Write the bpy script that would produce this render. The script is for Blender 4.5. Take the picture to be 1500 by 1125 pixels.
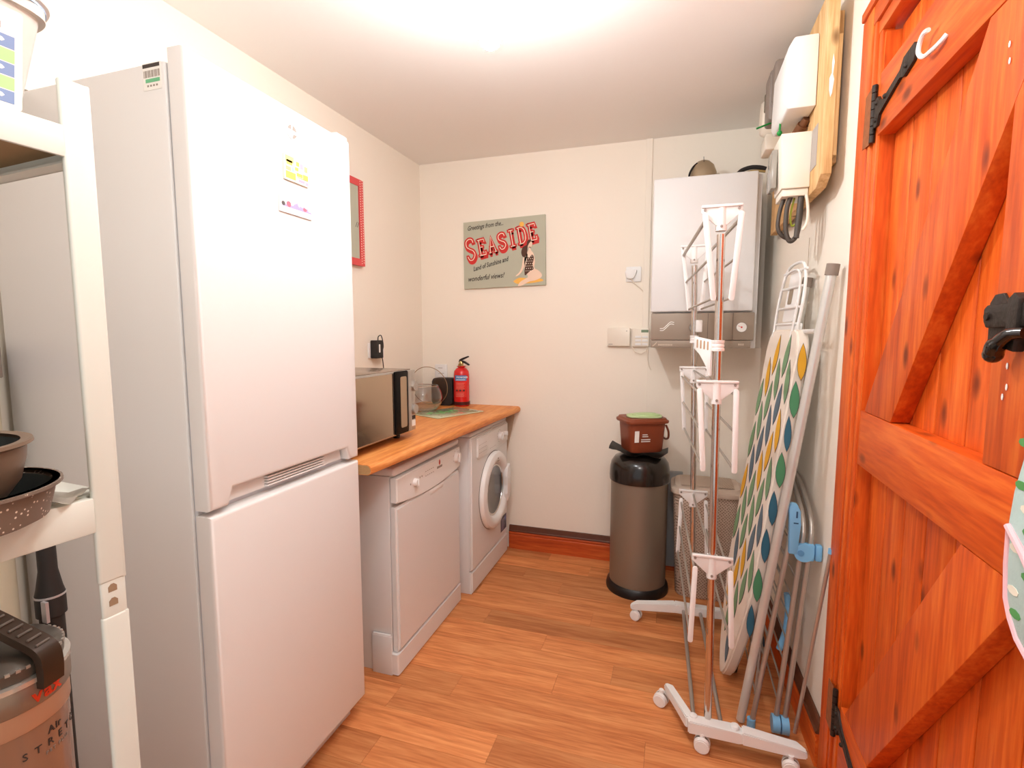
import bpy, bmesh, math, random
from mathutils import Vector, Matrix
random.seed(7)
for o in list(bpy.data.objects): bpy.data.objects.remove(o, do_unlink=True)
S = bpy.context.scene
COL = S.collection
PI = math.pi
V = Vector
# ------------------------------------------------------------------ camera, world, light, exposure
cd = bpy.data.cameras.new('camera'); cam = bpy.data.objects.new('camera', cd); COL.objects.link(cam)
cd.sensor_width = 36.0; cd.lens = 745.0*36/1500; cd.clip_start = 0.02
cam.location = (0, 0, 1.39)
cam.rotation_euler = (math.radians(90-5.558), 0, math.radians(17.778))
S.camera = cam
W = bpy.data.worlds.new('world'); S.world = W; W.use_nodes = True
W.node_tree.nodes['Background'].inputs[0].default_value = (0.97, 0.98, 1.0, 1)
W.node_tree.nodes['Background'].inputs[1].default_value = 0.38
BULB_STRENGTH = 225.0
def lamp(name, loc, energy, size, color, rot=(0, 0, 0)):
    l = bpy.data.lights.new(name, 'POINT'); l.shadow_soft_size = size; l.energy = energy; l.color = color
    o = bpy.data.objects.new(name, l); COL.objects.link(o); o.location = loc; o.rotation_euler = rot; return o
lamp('unseen_fill_light', (0.0, 0.35, 2.25), 11.0, 0.12, (1, 0.98, 0.98), (0, 0, 0))  # added fill light, out of view above the camera; not a fitting of the room
S.view_settings.view_transform = 'Standard'; S.view_settings.look = 'None'
S.view_settings.gamma = 1.0; S.view_settings.use_curve_mapping = False
S.view_settings.exposure = 1.22

# ------------------------------------------------------------------ materials
MATS = {}
def srgb(r, g, b):
    f = lambda c: ((c/255)/12.92 if c/255 <= 0.04045 else ((c/255+0.055)/1.055)**2.4)
    return (f(r), f(g), f(b), 1)
def mat(name, col, rough=0.5, metal=0.0, bump=0.0, bscale=200.0, spec=0.5, coat=0.0, var=0.0, vscale=6.0, trans=0.0, emit=0.0, alpha=1.0, ior=1.45):
    if name in MATS: return MATS[name]
    m = bpy.data.materials.new(name); m.use_nodes = True; nt = m.node_tree; b = nt.nodes['Principled BSDF']
    if len(col) == 3: col = srgb(*col)
    b.inputs['Base Color'].default_value = col
    b.inputs['Roughness'].default_value = rough; b.inputs['Metallic'].default_value = metal
    b.inputs['Specular IOR Level'].default_value = spec; b.inputs['Coat Weight'].default_value = coat
    b.inputs['Coat Roughness'].default_value = 0.1
    b.inputs['Transmission Weight'].default_value = trans; b.inputs['IOR'].default_value = ior
    b.inputs['Alpha'].default_value = alpha
    if emit: b.inputs['Emission Color'].default_value = col; b.inputs['Emission Strength'].default_value = emit
    tc = nt.nodes.new('ShaderNodeTexCoord')
    if var:
        n = nt.nodes.new('ShaderNodeTexNoise'); n.inputs['Scale'].default_value = vscale; n.inputs['Detail'].default_value = 4
        nt.links.new(tc.outputs['Object'], n.inputs['Vector'])
        mx = nt.nodes.new('ShaderNodeMix'); mx.data_type = 'RGBA'
        mx.inputs[6].default_value = tuple(c*(1-var) for c in col[:3])+(1,); mx.inputs[7].default_value = tuple(min(1, c*(1+var)) for c in col[:3])+(1,)
        nt.links.new(n.outputs['Fac'], mx.inputs[0]); nt.links.new(mx.outputs[2], b.inputs['Base Color'])
    if bump:
        n = nt.nodes.new('ShaderNodeTexNoise'); n.inputs['Scale'].default_value = bscale; n.inputs['Detail'].default_value = 3
        nt.links.new(tc.outputs['Object'], n.inputs['Vector'])
        bp = nt.nodes.new('ShaderNodeBump'); bp.inputs['Strength'].default_value = bump; bp.inputs['Distance'].default_value = 0.002
        nt.links.new(n.outputs['Fac'], bp.inputs['Height']); nt.links.new(bp.outputs['Normal'], b.inputs['Normal'])
    MATS[name] = m; return m
def wood(name, c1, c2, c3, axis='Z', rough=0.42, scale=1.0, knots=True, randomize=0.0, coat=0.0):
    """grain runs along the object axis; knots are darker ovals"""
    m = bpy.data.materials.new(name); m.use_nodes = True; nt = m.node_tree; b = nt.nodes['Principled BSDF']
    L = nt.links.new; N = nt.nodes.new
    b.inputs['Roughness'].default_value = rough+0.1; b.inputs['Coat Weight'].default_value = 0.0; b.inputs['Specular IOR Level'].default_value = 0.35; b.inputs['Coat Roughness'].default_value = 0.25
    tc = N('ShaderNodeTexCoord'); mp = N('ShaderNodeMapping'); L(tc.outputs['Object'], mp.inputs['Vector'])
    oi = N('ShaderNodeObjectInfo'); cmb = N('ShaderNodeCombineXYZ')
    mul = N('ShaderNodeMath'); mul.operation = 'MULTIPLY'; mul.inputs[1].default_value = 37.0; L(oi.outputs['Random'], mul.inputs[0])
    for k in range(3): L(mul.outputs[0], cmb.inputs[k])
    L(cmb.outputs[0], mp.inputs['Location'])
    s = [14*scale]*3; s['XYZ'.index(axis)] = 1.1*scale; mp.inputs['Scale'].default_value = s
    n1 = N('ShaderNodeTexNoise'); n1.inputs['Scale'].default_value = 1.6; n1.inputs['Detail'].default_value = 5; n1.inputs['Distortion'].default_value = 0.9
    L(mp.outputs[0], n1.inputs['Vector'])
    n2 = N('ShaderNodeTexNoise'); n2.inputs['Scale'].default_value = 9; n2.inputs['Detail'].default_value = 6; L(mp.outputs[0], n2.inputs['Vector'])
    ad = N('ShaderNodeMix'); ad.data_type = 'FLOAT'; ad.inputs[0].default_value = 0.42; L(n1.outputs['Fac'], ad.inputs[2]); L(n2.outputs['Fac'], ad.inputs[3])
    r = N('ShaderNodeValToRGB'); e = r.color_ramp.elements
    e[0].position = 0.36; e[0].color = srgb(*c1); e[1].position = 0.64; e[1].color = srgb(*c3)
    x = e.new(0.5); x.color = srgb(*c2); L(ad.outputs[0], r.inputs[0]); out = r.outputs[0]
    if randomize:
        hs = N('ShaderNodeHueSaturation'); mr = N('ShaderNodeMapRange'); mr.inputs[3].default_value = 1-randomize; mr.inputs[4].default_value = 1+randomize*0.8
        L(oi.outputs['Random'], mr.inputs[0]); L(mr.outputs[0], hs.inputs['Value']); L(out, hs.inputs['Color']); out = hs.outputs[0]
    if knots:
        mp2 = N('ShaderNodeMapping'); L(tc.outputs['Object'], mp2.inputs['Vector']); L(cmb.outputs[0], mp2.inputs['Location'])
        s2 = [11.0]*3; s2['XYZ'.index(axis)] = 5.5; mp2.inputs['Scale'].default_value = s2
        vo = N('ShaderNodeTexVoronoi'); vo.inputs['Scale'].default_value = 1.0; L(mp2.outputs[0], vo.inputs['Vector'])
        kr = N('ShaderNodeValToRGB'); kr.color_ramp.elements[0].position = 0.07; kr.color_ramp.elements[0].color = (1, 1, 1, 1)
        kr.color_ramp.elements[1].position = 0.19; kr.color_ramp.elements[1].color = (0, 0, 0, 1); L(vo.outputs['Distance'], kr.inputs[0])
        mx = N('ShaderNodeMix'); mx.data_type = 'RGBA'; L(kr.outputs[0], mx.inputs[0]); L(out, mx.inputs[6])
        mx.inputs[7].default_value = tuple(v*0.42 for v in srgb(*c1)[:3])+(1,); out = mx.outputs[2]
    L(out, b.inputs['Base Color'])
    bp = N('ShaderNodeBump'); bp.inputs['Strength'].default_value = 0.12; bp.inputs['Distance'].default_value = 0.001; L(n2.outputs['Fac'], bp.inputs['Height']); L(bp.outputs[0], b.inputs['Normal'])
    MATS[name] = m; return m
m_wall = mat('cream_wall_paint', (248, 238, 223), 0.75, bump=0.25, bscale=60, var=0.015, vscale=2)
m_ceil = mat('ceiling_paint', (248, 243, 237), 0.85, bump=0.2, bscale=45)
m_gap = mat('dark_gap', (70, 38, 20), 0.8)
m_floor = wood('vinyl_plank', (190, 112, 62), (214, 137, 82), (230, 159, 102), 'X', 0.42, 0.95, knots=False, randomize=0.23)
m_pine_v = wood('pine_upright', (196, 74, 14), (222, 94, 24), (238, 122, 44), 'Z', 0.33, 1.0, randomize=0.05, coat=0.2)
m_pine_h = wood('pine_level', (192, 70, 14), (216, 89, 22), (232, 114, 40), 'Y', 0.33, 1.0, randomize=0.04, coat=0.2)
m_pine_d = wood('pine_x', (170, 66, 24), (196, 84, 34), (216, 108, 48), 'X', 0.33, 1.0, knots=False, coat=0.2)
m_skirt_cap = mat('dark_moulding', (96, 52, 30), 0.5, var=0.25, vscale=15)
m_work = wood('beech_worktop', (204, 118, 54), (226, 144, 74), (240, 168, 98), 'Y', 0.32, 1.2, knots=False)
m_chip = mat('chipboard', (176, 140, 96), 0.9, bump=0.7, bscale=350, var=0.25, vscale=220)
m_white = mat('white_enamel', (232, 230, 228), 0.42)
m_white2 = mat('white_plastic', (242, 240, 237), 0.38)
m_cream = mat('cream_plastic', (240, 230, 214), 0.4)
m_bodygrey = mat('pale_grey_enamel', (226, 224, 222), 0.35)
m_shelf = mat('cream_powder_coat', (216, 218, 209), 0.4)
m_hard = mat('brown_hardboard', (160, 128, 92), 0.8, var=0.08, vscale=30)
m_chrome = mat('chrome', (210, 205, 200), 0.16, 1.0)
m_steel = mat('brushed_steel', (190, 184, 176), 0.4, 0.75)
m_bronze = mat('bronze_steel', (146, 136, 122), 0.42, 0.6, bump=0.1, bscale=300)
m_black = mat('black_plastic', (24, 22, 21), 0.35)
m_blackm = mat('matte_black', (38, 34, 32), 0.6)
m_iron = mat('wrought_iron', (52, 44, 38), 0.55, 0.4, bump=0.9, bscale=120)
m_red = mat('red_paint', (214, 26, 24), 0.25, coat=0.3)
m_redtext = mat('red_print', (206, 46, 40), 0.6)
m_glass = mat('clear_glass', (250, 250, 250), 0.02, trans=1.0, ior=1.45)
m_frost = mat('clear_plastic', (250, 244, 236), 0.3, trans=0.35, ior=1.3)
m_darkglass = mat('dark_glass', (58, 60, 60), 0.08, coat=0.6)
m_mirror = mat('mirror_glass', (196, 172, 148), 0.10, 0.9)
m_teal = mat('light_blue_plastic', (126, 188, 232), 0.4)
m_tealdark = mat('blue_grey_plastic', (74, 104, 128), 0.45)
m_bluegrey = mat('blue_grey_board', (158, 160, 160), 0.6)
m_lead = mat('warm_grey_panel', (160, 144, 128), 0.5, 0.1)
m_taupe = mat('taupe_plastic', (206, 186, 168), 0.6)
m_brown = mat('brown_caddy_plastic', (136, 66, 40), 0.42)
m_print = mat('dark_print', (60, 52, 48), 0.6)
m_paper = mat('white_paper', (245, 242, 236), 0.7)
m_canvas = mat('sage_canvas', (188, 188, 168), 0.8, bump=0.4, bscale=900)
m_skin = mat('printed_skin', (244, 214, 190), 0.7)
m_hair = mat('printed_brown', (84, 52, 38), 0.7)
m_cream_ink = mat('cream_ink', (250, 236, 214), 0.7)
m_orange_ink = mat('orange_ink', (248, 190, 90), 0.7)
m_green = mat('bright_green_plastic', (20, 140, 60), 0.4)
m_palegreen = mat('pale_green_bag', (200, 222, 168), 0.5)
m_grey_cap = mat('grey_rubber_cap', (140, 126, 114), 0.7)
m_tubew = mat('silver_grey_tube', (214, 214, 208), 0.32, 0.35)
m_ply = wood('raw_plywood', (196, 146, 92), (222, 178, 122), (236, 200, 150), 'Z', 0.7, 1.0)
m_cable = mat('dark_cable', (74, 66, 58), 0.5)
m_cablew = mat('white_cable', (238, 226, 208), 0.5)
m_yel = mat('green_yellow_cable', (176, 184, 60), 0.5)
m_grey = mat('grey_plastic', (150, 138, 128), 0.45)
m_copper = mat('brown_conduit', (120, 76, 48), 0.5, 0.3)
m_blue = mat('deep_blue', (30, 60, 170), 0.4)

# ------------------------------------------------------------------ object helpers
def tag(o, label=None, cat=None, group=None, kind=None):
    if label: o['label'] = label
    if cat: o['category'] = cat
    if group: o['group'] = group
    if kind: o['kind'] = kind
    return o
def thing(name, loc, label, cat, group=None, rz=0.0):
    o = bpy.data.objects.new(name, None); o.empty_display_size = 0.05; COL.objects.link(o)
    o.location = loc; o.rotation_euler = (0, 0, rz)
    o['_m'] = 0
    return tag(o, label, cat, group)
def wm(o):
    m = o.matrix_basis.copy()
    if o.parent: m = wm(o.parent) @ m
    return m
def obj(name, bm, m, parent=None, local=False, smooth=False, label=None, origin=None):
    """bm holds world coordinates (or the parent's local ones if local)."""
    bmesh.ops.recalc_face_normals(bm, faces=bm.faces[:])
    me = bpy.data.meshes.new(name)
    o = bpy.data.objects.new(name, me)
    if parent is not None:
        if not local: bmesh.ops.transform(bm, matrix=wm(parent).inverted(), verts=bm.verts[:])
        o.parent = parent
    if parent is None or origin == 'centre':
        if bm.verts:
            xs = [v.co for v in bm.verts]; c = V((sum(v.x for v in xs), sum(v.y for v in xs), sum(v.z for v in xs)))/len(xs)
            if parent is None: c.z = min(v.z for v in xs)
            bmesh.ops.translate(bm, vec=-c, verts=bm.verts[:]); o.location = c
    bm.to_mesh(me); bm.free()
    if not isinstance(m, (list, tuple)): m = [m]
    for x in m: me.materials.append(x)
    if smooth:
        me.polygons.foreach_set('use_smooth', [True]*len(me.polygons))
        try: me.set_sharp_from_angle(angle=math.radians(38))
        except Exception: pass
    COL.objects.link(o)
    if label: o['label'] = label
    return o
def NB(): return bmesh.new()
def box(bm, x0, x1, y0, y1, z0, z1, bev=0.0, seg=2, mx=None):
    r = bmesh.ops.create_cube(bm, size=1.0); vs = r['verts']
    for v in vs: v.co = V(((x0+x1)/2+v.co.x*(x1-x0), (y0+y1)/2+v.co.y*(y1-y0), (z0+z1)/2+v.co.z*(z1-z0)))
    if bev:
        es = list({e for v in vs for e in v.link_edges})
        b = min(bev, 0.49*min(abs(x1-x0), abs(y1-y0), abs(z1-z0)))
        rr = bmesh.ops.bevel(bm, geom=es, offset=b, segments=seg, affect='EDGES', profile=0.5); vs = list({v for f in rr['faces'] for v in f.verts} | {v for v in vs if v.is_valid})
    if mx is not None: bmesh.ops.transform(bm, matrix=mx, verts=vs)
    return vs
def frame_to(p0, p1):
    d = (V(p1)-V(p0)); q = d.to_track_quat('Z', 'Y'); return Matrix.Translation(V(p0)) @ q.to_matrix().to_4x4(), d.length
def cyl(bm, p0, p1, r, r2=None, seg=20, cap=True):
    m, L = frame_to(p0, p1)
    rr = bmesh.ops.create_cone(bm, cap_ends=cap, segments=seg, radius1=r, radius2=r if r2 is None else r2, depth=L)
    bmesh.ops.transform(bm, matrix=m @ Matrix.Translation((0, 0, L/2)), verts=rr['verts']); return rr['verts']
def sphere(bm, c, r, seg=20, sc=(1, 1, 1)):
    rr = bmesh.ops.create_uvsphere(bm, u_segments=seg, v_segments=max(8, seg//2), radius=r)
    for v in rr['verts']: v.co = V((v.co.x*sc[0], v.co.y*sc[1], v.co.z*sc[2]))+V(c)
    return rr['verts']
def smooth_path(pts, n=6):
    P = [V(p) for p in pts]; out = []
    for i in range(len(P)-1):
        a = P[max(i-1, 0)]; b = P[i]; c = P[i+1]; d = P[min(i+2, len(P)-1)]
        for k in range(n):
            t = k/n
            out.append(0.5*((2*b)+(c-a)*t+(2*a-5*b+4*c-d)*t*t+(3*b-a-3*c+d)*t**3))
    out.append(P[-1]); return out
def tube(bm, pts, r, seg=8, close=False):
    P = [V(p) for p in pts]; rings = []; n = len(P); up = None
    for i, p in enumerate(P):
        if close: d = P[(i+1) % n]-P[i-1]
        else: d = P[min(i+1, n-1)]-P[max(i-1, 0)]
        if d.length < 1e-9: d = V((0, 0, 1))
        d.normalize()
        if up is None: up = d.orthogonal().normalized()
        up = (up-d*up.dot(d)); up = up.normalized() if up.length > 1e-6 else d.orthogonal().normalized()
        s = d.cross(up); rr = r[i] if isinstance(r, (list, tuple)) else r
        rings.append([bm.verts.new(p+(up*math.cos(2*PI*k/seg)+s*math.sin(2*PI*k/seg))*rr) for k in range(seg)])
    m = n if close else n-1
    for i in range(m):
        a, b = rings[i], rings[(i+1) % n]
        for k in range(seg):
            try: bm.faces.new((a[k], a[(k+1) % seg], b[(k+1) % seg], b[k]))
            except Exception: pass
    if not close: bm.faces.new(rings[0][::-1]); bm.faces.new(rings[-1])
def lathe(bm, prof, c=(0, 0, 0), seg=40, sc=(1, 1), rx=None, ry=None, power=2.0, mx=None):
    """prof: list of (r, z); super-ellipse cross-section when power>2"""
    rings = []; allv = []
    for (r, z) in prof:
        if r < 1e-6: v = bm.verts.new(V((c[0], c[1], c[2]+z))); rings.append([v]); allv.append(v); continue
        ring = []
        for k in range(seg):
            a = 2*PI*k/seg; ca, sa = math.cos(a), math.sin(a)
            x = math.copysign(abs(ca)**(2/power), ca)*r*sc[0]; y = math.copysign(abs(sa)**(2/power), sa)*r*sc[1]
            v = bm.verts.new(V((c[0]+x, c[1]+y, c[2]+z))); ring.append(v); allv.append(v)
        rings.append(ring)
    for a, b in zip(rings, rings[1:]):
        if len(a) == 1 and len(b) == 1: continue
        for k in range(seg):
            if len(a) == 1: bm.faces.new((a[0], b[k], b[(k+1) % seg]))
            elif len(b) == 1: bm.faces.new((a[k], a[(k+1) % seg], b[0]))
            else: bm.faces.new((a[k], a[(k+1) % seg], b[(k+1) % seg], b[k]))
    if mx is not None: bmesh.ops.transform(bm, matrix=mx, verts=allv)
    return allv
def fr(o, u, v):
    """frame from origin, right, up -> matrix whose z is the outward normal"""
    u = V(u).normalized(); v = V(v); v = (v-u*u.dot(v)).normalized(); n = u.cross(v)
    return Matrix(((u.x, v.x, n.x, o[0]), (u.y, v.y, n.y, o[1]), (u.z, v.z, n.z, o[2]), (0, 0, 0, 1)))
def prism(bm, poly, w0, w1, F=None, mi=0, bev=0.0):
    a = [bm.verts.new(V((p[0], p[1], w0))) for p in poly]; b = [bm.verts.new(V((p[0], p[1], w1))) for p in poly]
    fs = [bm.faces.new(a[::-1]), bm.faces.new(b)]; n = len(poly)
    for k in range(n): fs.append(bm.faces.new((a[k], a[(k+1) % n], b[(k+1) % n], b[k])))
    for f in fs: f.material_index = mi
    vs = a+b
    if bev:
        es = list({e for f in fs for e in f.edges})
        rr = bmesh.ops.bevel(bm, geom=es, offset=bev, segments=2, affect='EDGES', profile=0.5)
        vs = list({v for f in rr['faces'] for v in f.verts} | {v for v in vs if v.is_valid})
    if F is not None: bmesh.ops.transform(bm, matrix=F, verts=vs)
    return vs
def rrect(x0, x1, y0, y1, r, n=5):
    out = []
    for cx, cy, a0 in ((x1-r, y1-r, 0), (x0+r, y1-r, 90), (x0+r, y0+r, 180), (x1-r, y0+r, 270)):
        for k in range(n+1):
            a = math.radians(a0+90*k/n); out.append((cx+r*math.cos(a), cy+r*math.sin(a)))
    return out
def ell(cx, cy, rx, ry, n=28, a0=0): return [(cx+rx*math.cos(2*PI*k/n+a0), cy+ry*math.sin(2*PI*k/n+a0)) for k in range(n)]
def stroke(bm, pts, w, w0, w1, F=None, mi=0, n=5, closed=False):
    """flat ribbon of width w along a smoothed 2-D polyline"""
    P = [V((p[0], p[1], 0)) for p in pts]
    if n > 1: P = smooth_path(P, n)
    a = []
    for i, p in enumerate(P):
        d = (P[min(i+1, len(P)-1)]-P[max(i-1, 0)]).normalized(); s = V((-d.y, d.x, 0))*w/2; a.append((p+s, p-s))
    vs = []
    lo = [(bm.verts.new(V((l.x, l.y, w0))), bm.verts.new(V((r.x, r.y, w0)))) for l, r in a]
    hi = [(bm.verts.new(V((l.x, l.y, w1))), bm.verts.new(V((r.x, r.y, w1)))) for l, r in a]
    for i in range(len(a)-1):
        for q in ((hi[i][0], hi[i+1][0], hi[i+1][1], hi[i][1]), (lo[i][0], hi[i][0], hi[i+1][0], lo[i+1][0]), (lo[i][1], lo[i+1][1], hi[i+1][1], hi[i][1])):
            bm.faces.new(q).material_index = mi
    for t in lo+hi: vs += list(t)
    if F is not None: bmesh.ops.transform(bm, matrix=F, verts=vs)
def text(s, size, F, m, parent, name='lettering', ext=0.0004, shear=0.0, align='LEFT', xs=1.0, local=False, bold=0.0):
    c = bpy.data.curves.new('t', 'FONT'); c.body = s; c.size = size; c.extrude = ext; c.shear = shear; c.align_x = align; c.resolution_u = 2; c.offset = bold
    t = bpy.data.objects.new('t', c); COL.objects.link(t)
    dg = bpy.context.evaluated_depsgraph_get(); me = bpy.data.meshes.new_from_object(t.evaluated_get(dg))
    bm = NB(); bm.from_mesh(me); bpy.data.objects.remove(t); bpy.data.curves.remove(c); bpy.data.meshes.remove(me)
    bmesh.ops.transform(bm, matrix=F @ Matrix.Diagonal((xs, 1, 1, 1)), verts=bm.verts[:])
    return obj(name, bm, m, parent, local=local)
def struct(name, bm, m, parent=None, **k):
    o = obj(name, bm, m, parent, **k)
    if parent is None: o['kind'] = 'structure'
    return o
def sbox(name, m, parent, *a, bev=0.0, label=None, smooth=True, seg=2, mx=None, local=False):
    bm = NB(); box(bm, *a, bev=bev, seg=seg, mx=mx); return obj(name, bm, m, parent, smooth=smooth and bev > 0, label=label, local=local)

# ------------------------------------------------------------------ the room
CZ = 2.482
bm = NB(); box(bm, -1.85, 0.75, -1.2, 3.25, -0.06, -0.0035); fl = struct('floor', bm, m_gap)
PITCH = 0.1265; LEN = 0.94
joints = {0: -.936, 1: -.55, 2: -.058, 3: -.792, 4: -.42, 5: -.208, 6: -.528, 7: -.848, 8: -.352, 9: -.05, 10: -.564, 11: -.80, 12: -.443, 13: -.712}
for r in range(-13, 14):
    y0 = 1.30+PITCH*r; y1 = y0+PITCH
    if r == 13: y1 = 3.075
    j = joints.get(r, -0.9+((r*0.37) % 0.94))
    x = j-2*LEN
    while x < 0.62:
        a, b = max(x, -1.785), min(x+LEN, 0.60)
        if b-a > 0.01:
            b2 = NB(); box(b2, a+0.0004, b-0.0004, y0+0.0004, y1-0.0004, -0.0035, 0.0)
            o = obj('plank', b2, m_floor, fl, origin='centre')
        x += LEN
bm = NB(); box(bm, -1.85, 0.75, -1.2, 3.25, CZ, CZ+0.06); struct('ceiling', bm, m_ceil)
# left wall runs very slightly inwards
bm = NB(); wx = lambda y: -1.672+(y+1.2)*0.0134
prism(bm, [(wx(-1.2), -1.2), (wx(0.1), 0.1), (-1.85, 0.1), (-1.85, -1.2)], 0, CZ); prism(bm, [(wx(0.1), 0.1), (wx(1.508), 1.508), (-1.85, 1.508), (-1.85, 0.1)], 2.03, CZ)
prism(bm, [(wx(1.508), 1.508), (wx(3.2), 3.2), (-1.85, 3.2), (-1.85, 1.508)], 0, CZ); prism(bm, [(-1.79, 0.1), (-1.79, 1.508), (-1.85, 1.508), (-1.85, 0.1)], 0, 2.03); struct('wall_left', bm, m_wall)
bm = NB(); box(bm, -1.75, 0.75, 3.07, 3.2, 0, CZ); box(bm, -0.152, 0.75, 3.056, 3.0705, 0, 1.318, bev=0.002)
wb = struct('wall_back', bm, m_wall)
# right wall: solid beyond the door, lintel above it, solid again behind the camera
bm = NB()
prism(bm, [(0.486, 1.70), (0.442, 3.1), (0.75, 3.1), (0.75, 1.70)], 0, CZ)
prism(bm, [(0.465, 0.62), (0.486, 1.70), (0.75, 1.70), (0.75, 0.62)], 2.17, CZ)
prism(bm, [(0.43, -1.2), (0.465, 0.62), (0.75, 0.62), (0.75, -1.2)], 0, CZ)
wr = struct('wall_right', bm, m_wall)
b2 = NB(); prism(b2, [(0, 0), (0.004, 0.2), (0.0, 0.5), (0.003, 0.9), (0.005, 0.9), (0.002, 0.5), (0.006, 0.2), (0.002, 0)], 0, 0.0012, fr((0.4655, 2.195, 0.85), (0, -1, 0), (0, 0, 1)))
obj('crack', b2, mat('crack_line', (150, 120, 92), 0.9), wr)
# skirting boards: moulded profile swept along the wall
def skirt(name, p0, p1, side):
    d = (V(p1)-V(p0)).normalized(); n = V((-d.y, d.x, 0))*side
    body = [(0, 0), (0.018, 0), (0.018, 0.088), (0.015, 0.094), (0, 0.094)]
    mid = [(0, 0.094), (0.016, 0.094), (0.020, 0.100), (0.020, 0.108), (0.014, 0.114), (0, 0.114)]
    cap = [(0, 0.114), (0.018, 0.114), (0.022, 0.119), (0.016, 0.126), (0.010, 0.150), (0.006, 0.153), (0, 0.153)]
    root = None
    for nm, pr, m in ((name, body, m_pine_h), ('bead', mid, m_pine_h), ('cap_moulding', cap, m_skirt_cap)):
        bm = NB(); A = [bm.verts.new(V(p0)+n*a+V((0, 0, z))) for a, z in pr]; B = [bm.verts.new(V(p1)+n*a+V((0, 0, z))) for a, z in pr]
        bm.faces.new(A[::-1]); bm.faces.new(B)
        for k in range(len(pr)): bm.faces.new((A[k], A[(k+1) % len(pr)], B[(k+1) % len(pr)], B[k]))
        if root is None: root = struct(name, bm, m if 'back' not in name else m_pine_d)
        else: obj(nm, bm, m if nm != 'bead' or 'back' not in name else m_pine_d, root)
skirt('baseboard_back', (-1.0, 3.07, 0), (-0.153, 3.07, 0), -1)
skirt('baseboard_back', (-0.153, 3.056, 0), (0.43, 3.056, 0), -1)
skirt('baseboard_right', (0.484, 1.742, 0), (0.443, 3.05, 0), 1)
# slim cover strip up the back wall, left of the boiler
bm = NB(); box(bm, -0.187, -0.153, 3.058, 3.070, 1.318, CZ, bev=0.002); struct('trim_1', bm, m_wall)

# ------------------------------------------------------------------ door and its frame (frame plane leans 1.3 deg from the y axis)
a_ = math.radians(1.3)
DF = Matrix(((-math.sin(a_), 0, -math.cos(a_), 0.47), (-math.cos(a_), 0, math.sin(a_), 1.65), (0, 1, 0, 0), (0, 0, 0, 1)))  # (u toward camera, z up, w into room)
def dprism(name, poly, w0, w1, m, parent, bev=0.0, **k):
    bm = NB(); prism(bm, poly, w0, w1, DF, bev=bev); return obj(name, bm, m, parent, smooth=bev > 0, **k)
def rect(u0, u1, z0, z1): return [(u0, z0), (u1, z0), (u1, z1), (u0, z1)]
bm = NB(); prism(bm, rect(-0.058, 0.028, 0, 2.235), -0.02, 0.006, DF, bev=0.003); cas = struct('trim_2', bm, m_pine_v, smooth=True)
cas['label'] = 'orange pine casing on the hinge side of the plank door'
dprism('casing_bead', rect(0.032, 0.050, 0, 2.19), -0.03, 0.003, m_pine_v, cas, 0.003)
dprism('casing_bead', rect(0.053, 0.078, 0, 2.165), -0.03, -0.003, m_pine_v, cas, 0.003)
dprism('door_stop', rect(0.079, 0.088, 0, 2.14), -0.075, -0.008, m_pine_v, cas)
dprism('casing_bead', rect(-0.056, 1.1, 2.235, 2.26), -0.02, 0.012, m_pine_h, cas, 0.004)
dprism('head_casing', rect(0.0285, 1.1, 2.185, 2.235), -0.03, 0.005, m_pine_h, cas, 0.003)
dprism('head_casing', rect(0.052, 1.1, 2.15, 2.184), -0.05, -0.001, m_pine_h, cas, 0.003)
door = thing('door_1', DF @ V((0.09, 0, 0)), None, None); door['kind'] = 'structure'
TOP = 2.145
# tongue-and-groove boards, recessed
us = [0.092, 0.205, 0.320, 0.428, 0.548, 0.665, 0.78, 0.95]
for k in range(7):
    dprism('board', rect(us[k]+0.001, us[k+1]-0.001, 0.01, TOP), -0.072, -0.040, m_pine_v, door, 0.003, origin='centre')
FRONT = -0.001
dprism('top_rail', rect(0.094, 0.95, 1.889, 2.040), -0.0395, FRONT, m_pine_h, door, 0.002, origin='centre')
dprism('middle_rail', rect(0.110, 0.95, 1.048, 1.1915), -0.0395, FRONT, m_pine_h, door, 0.002, origin='centre')
dprism('bottom_rail', rect(0.110, 0.95, 0.12, 0.358), -0.0395, FRONT, m_pine_h, door, 0.002, origin='centre')
m_pine_b = wood('pine_brace', (190, 69, 14), (214, 87, 22), (230, 112, 38), 'Z', 0.33, 1.0, coat=0.2)
dprism('brace', [(0.135, 1.193), (0.314, 1.193), (0.812, 1.8875), (0.606, 1.8875)], -0.0395, FRONT-0.0005, m_pine_b, door, 0.002, origin='centre')
dprism('brace', [(0.142, 0.36), (0.322, 0.36), (0.830, 1.0465), (0.655, 1.0465)], -0.0395, FRONT-0.0005, m_pine_b, door, 0.002, origin='centre')
dprism('stile', [(0.6965, 1.1930), (0.95, 1.1930), (0.95, 1.8875), (0.815, 1.8875), (0.6965, 1.723)], -0.0395, FRONT, m_pine_v, door, 0.0015, origin='centre')
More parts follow.
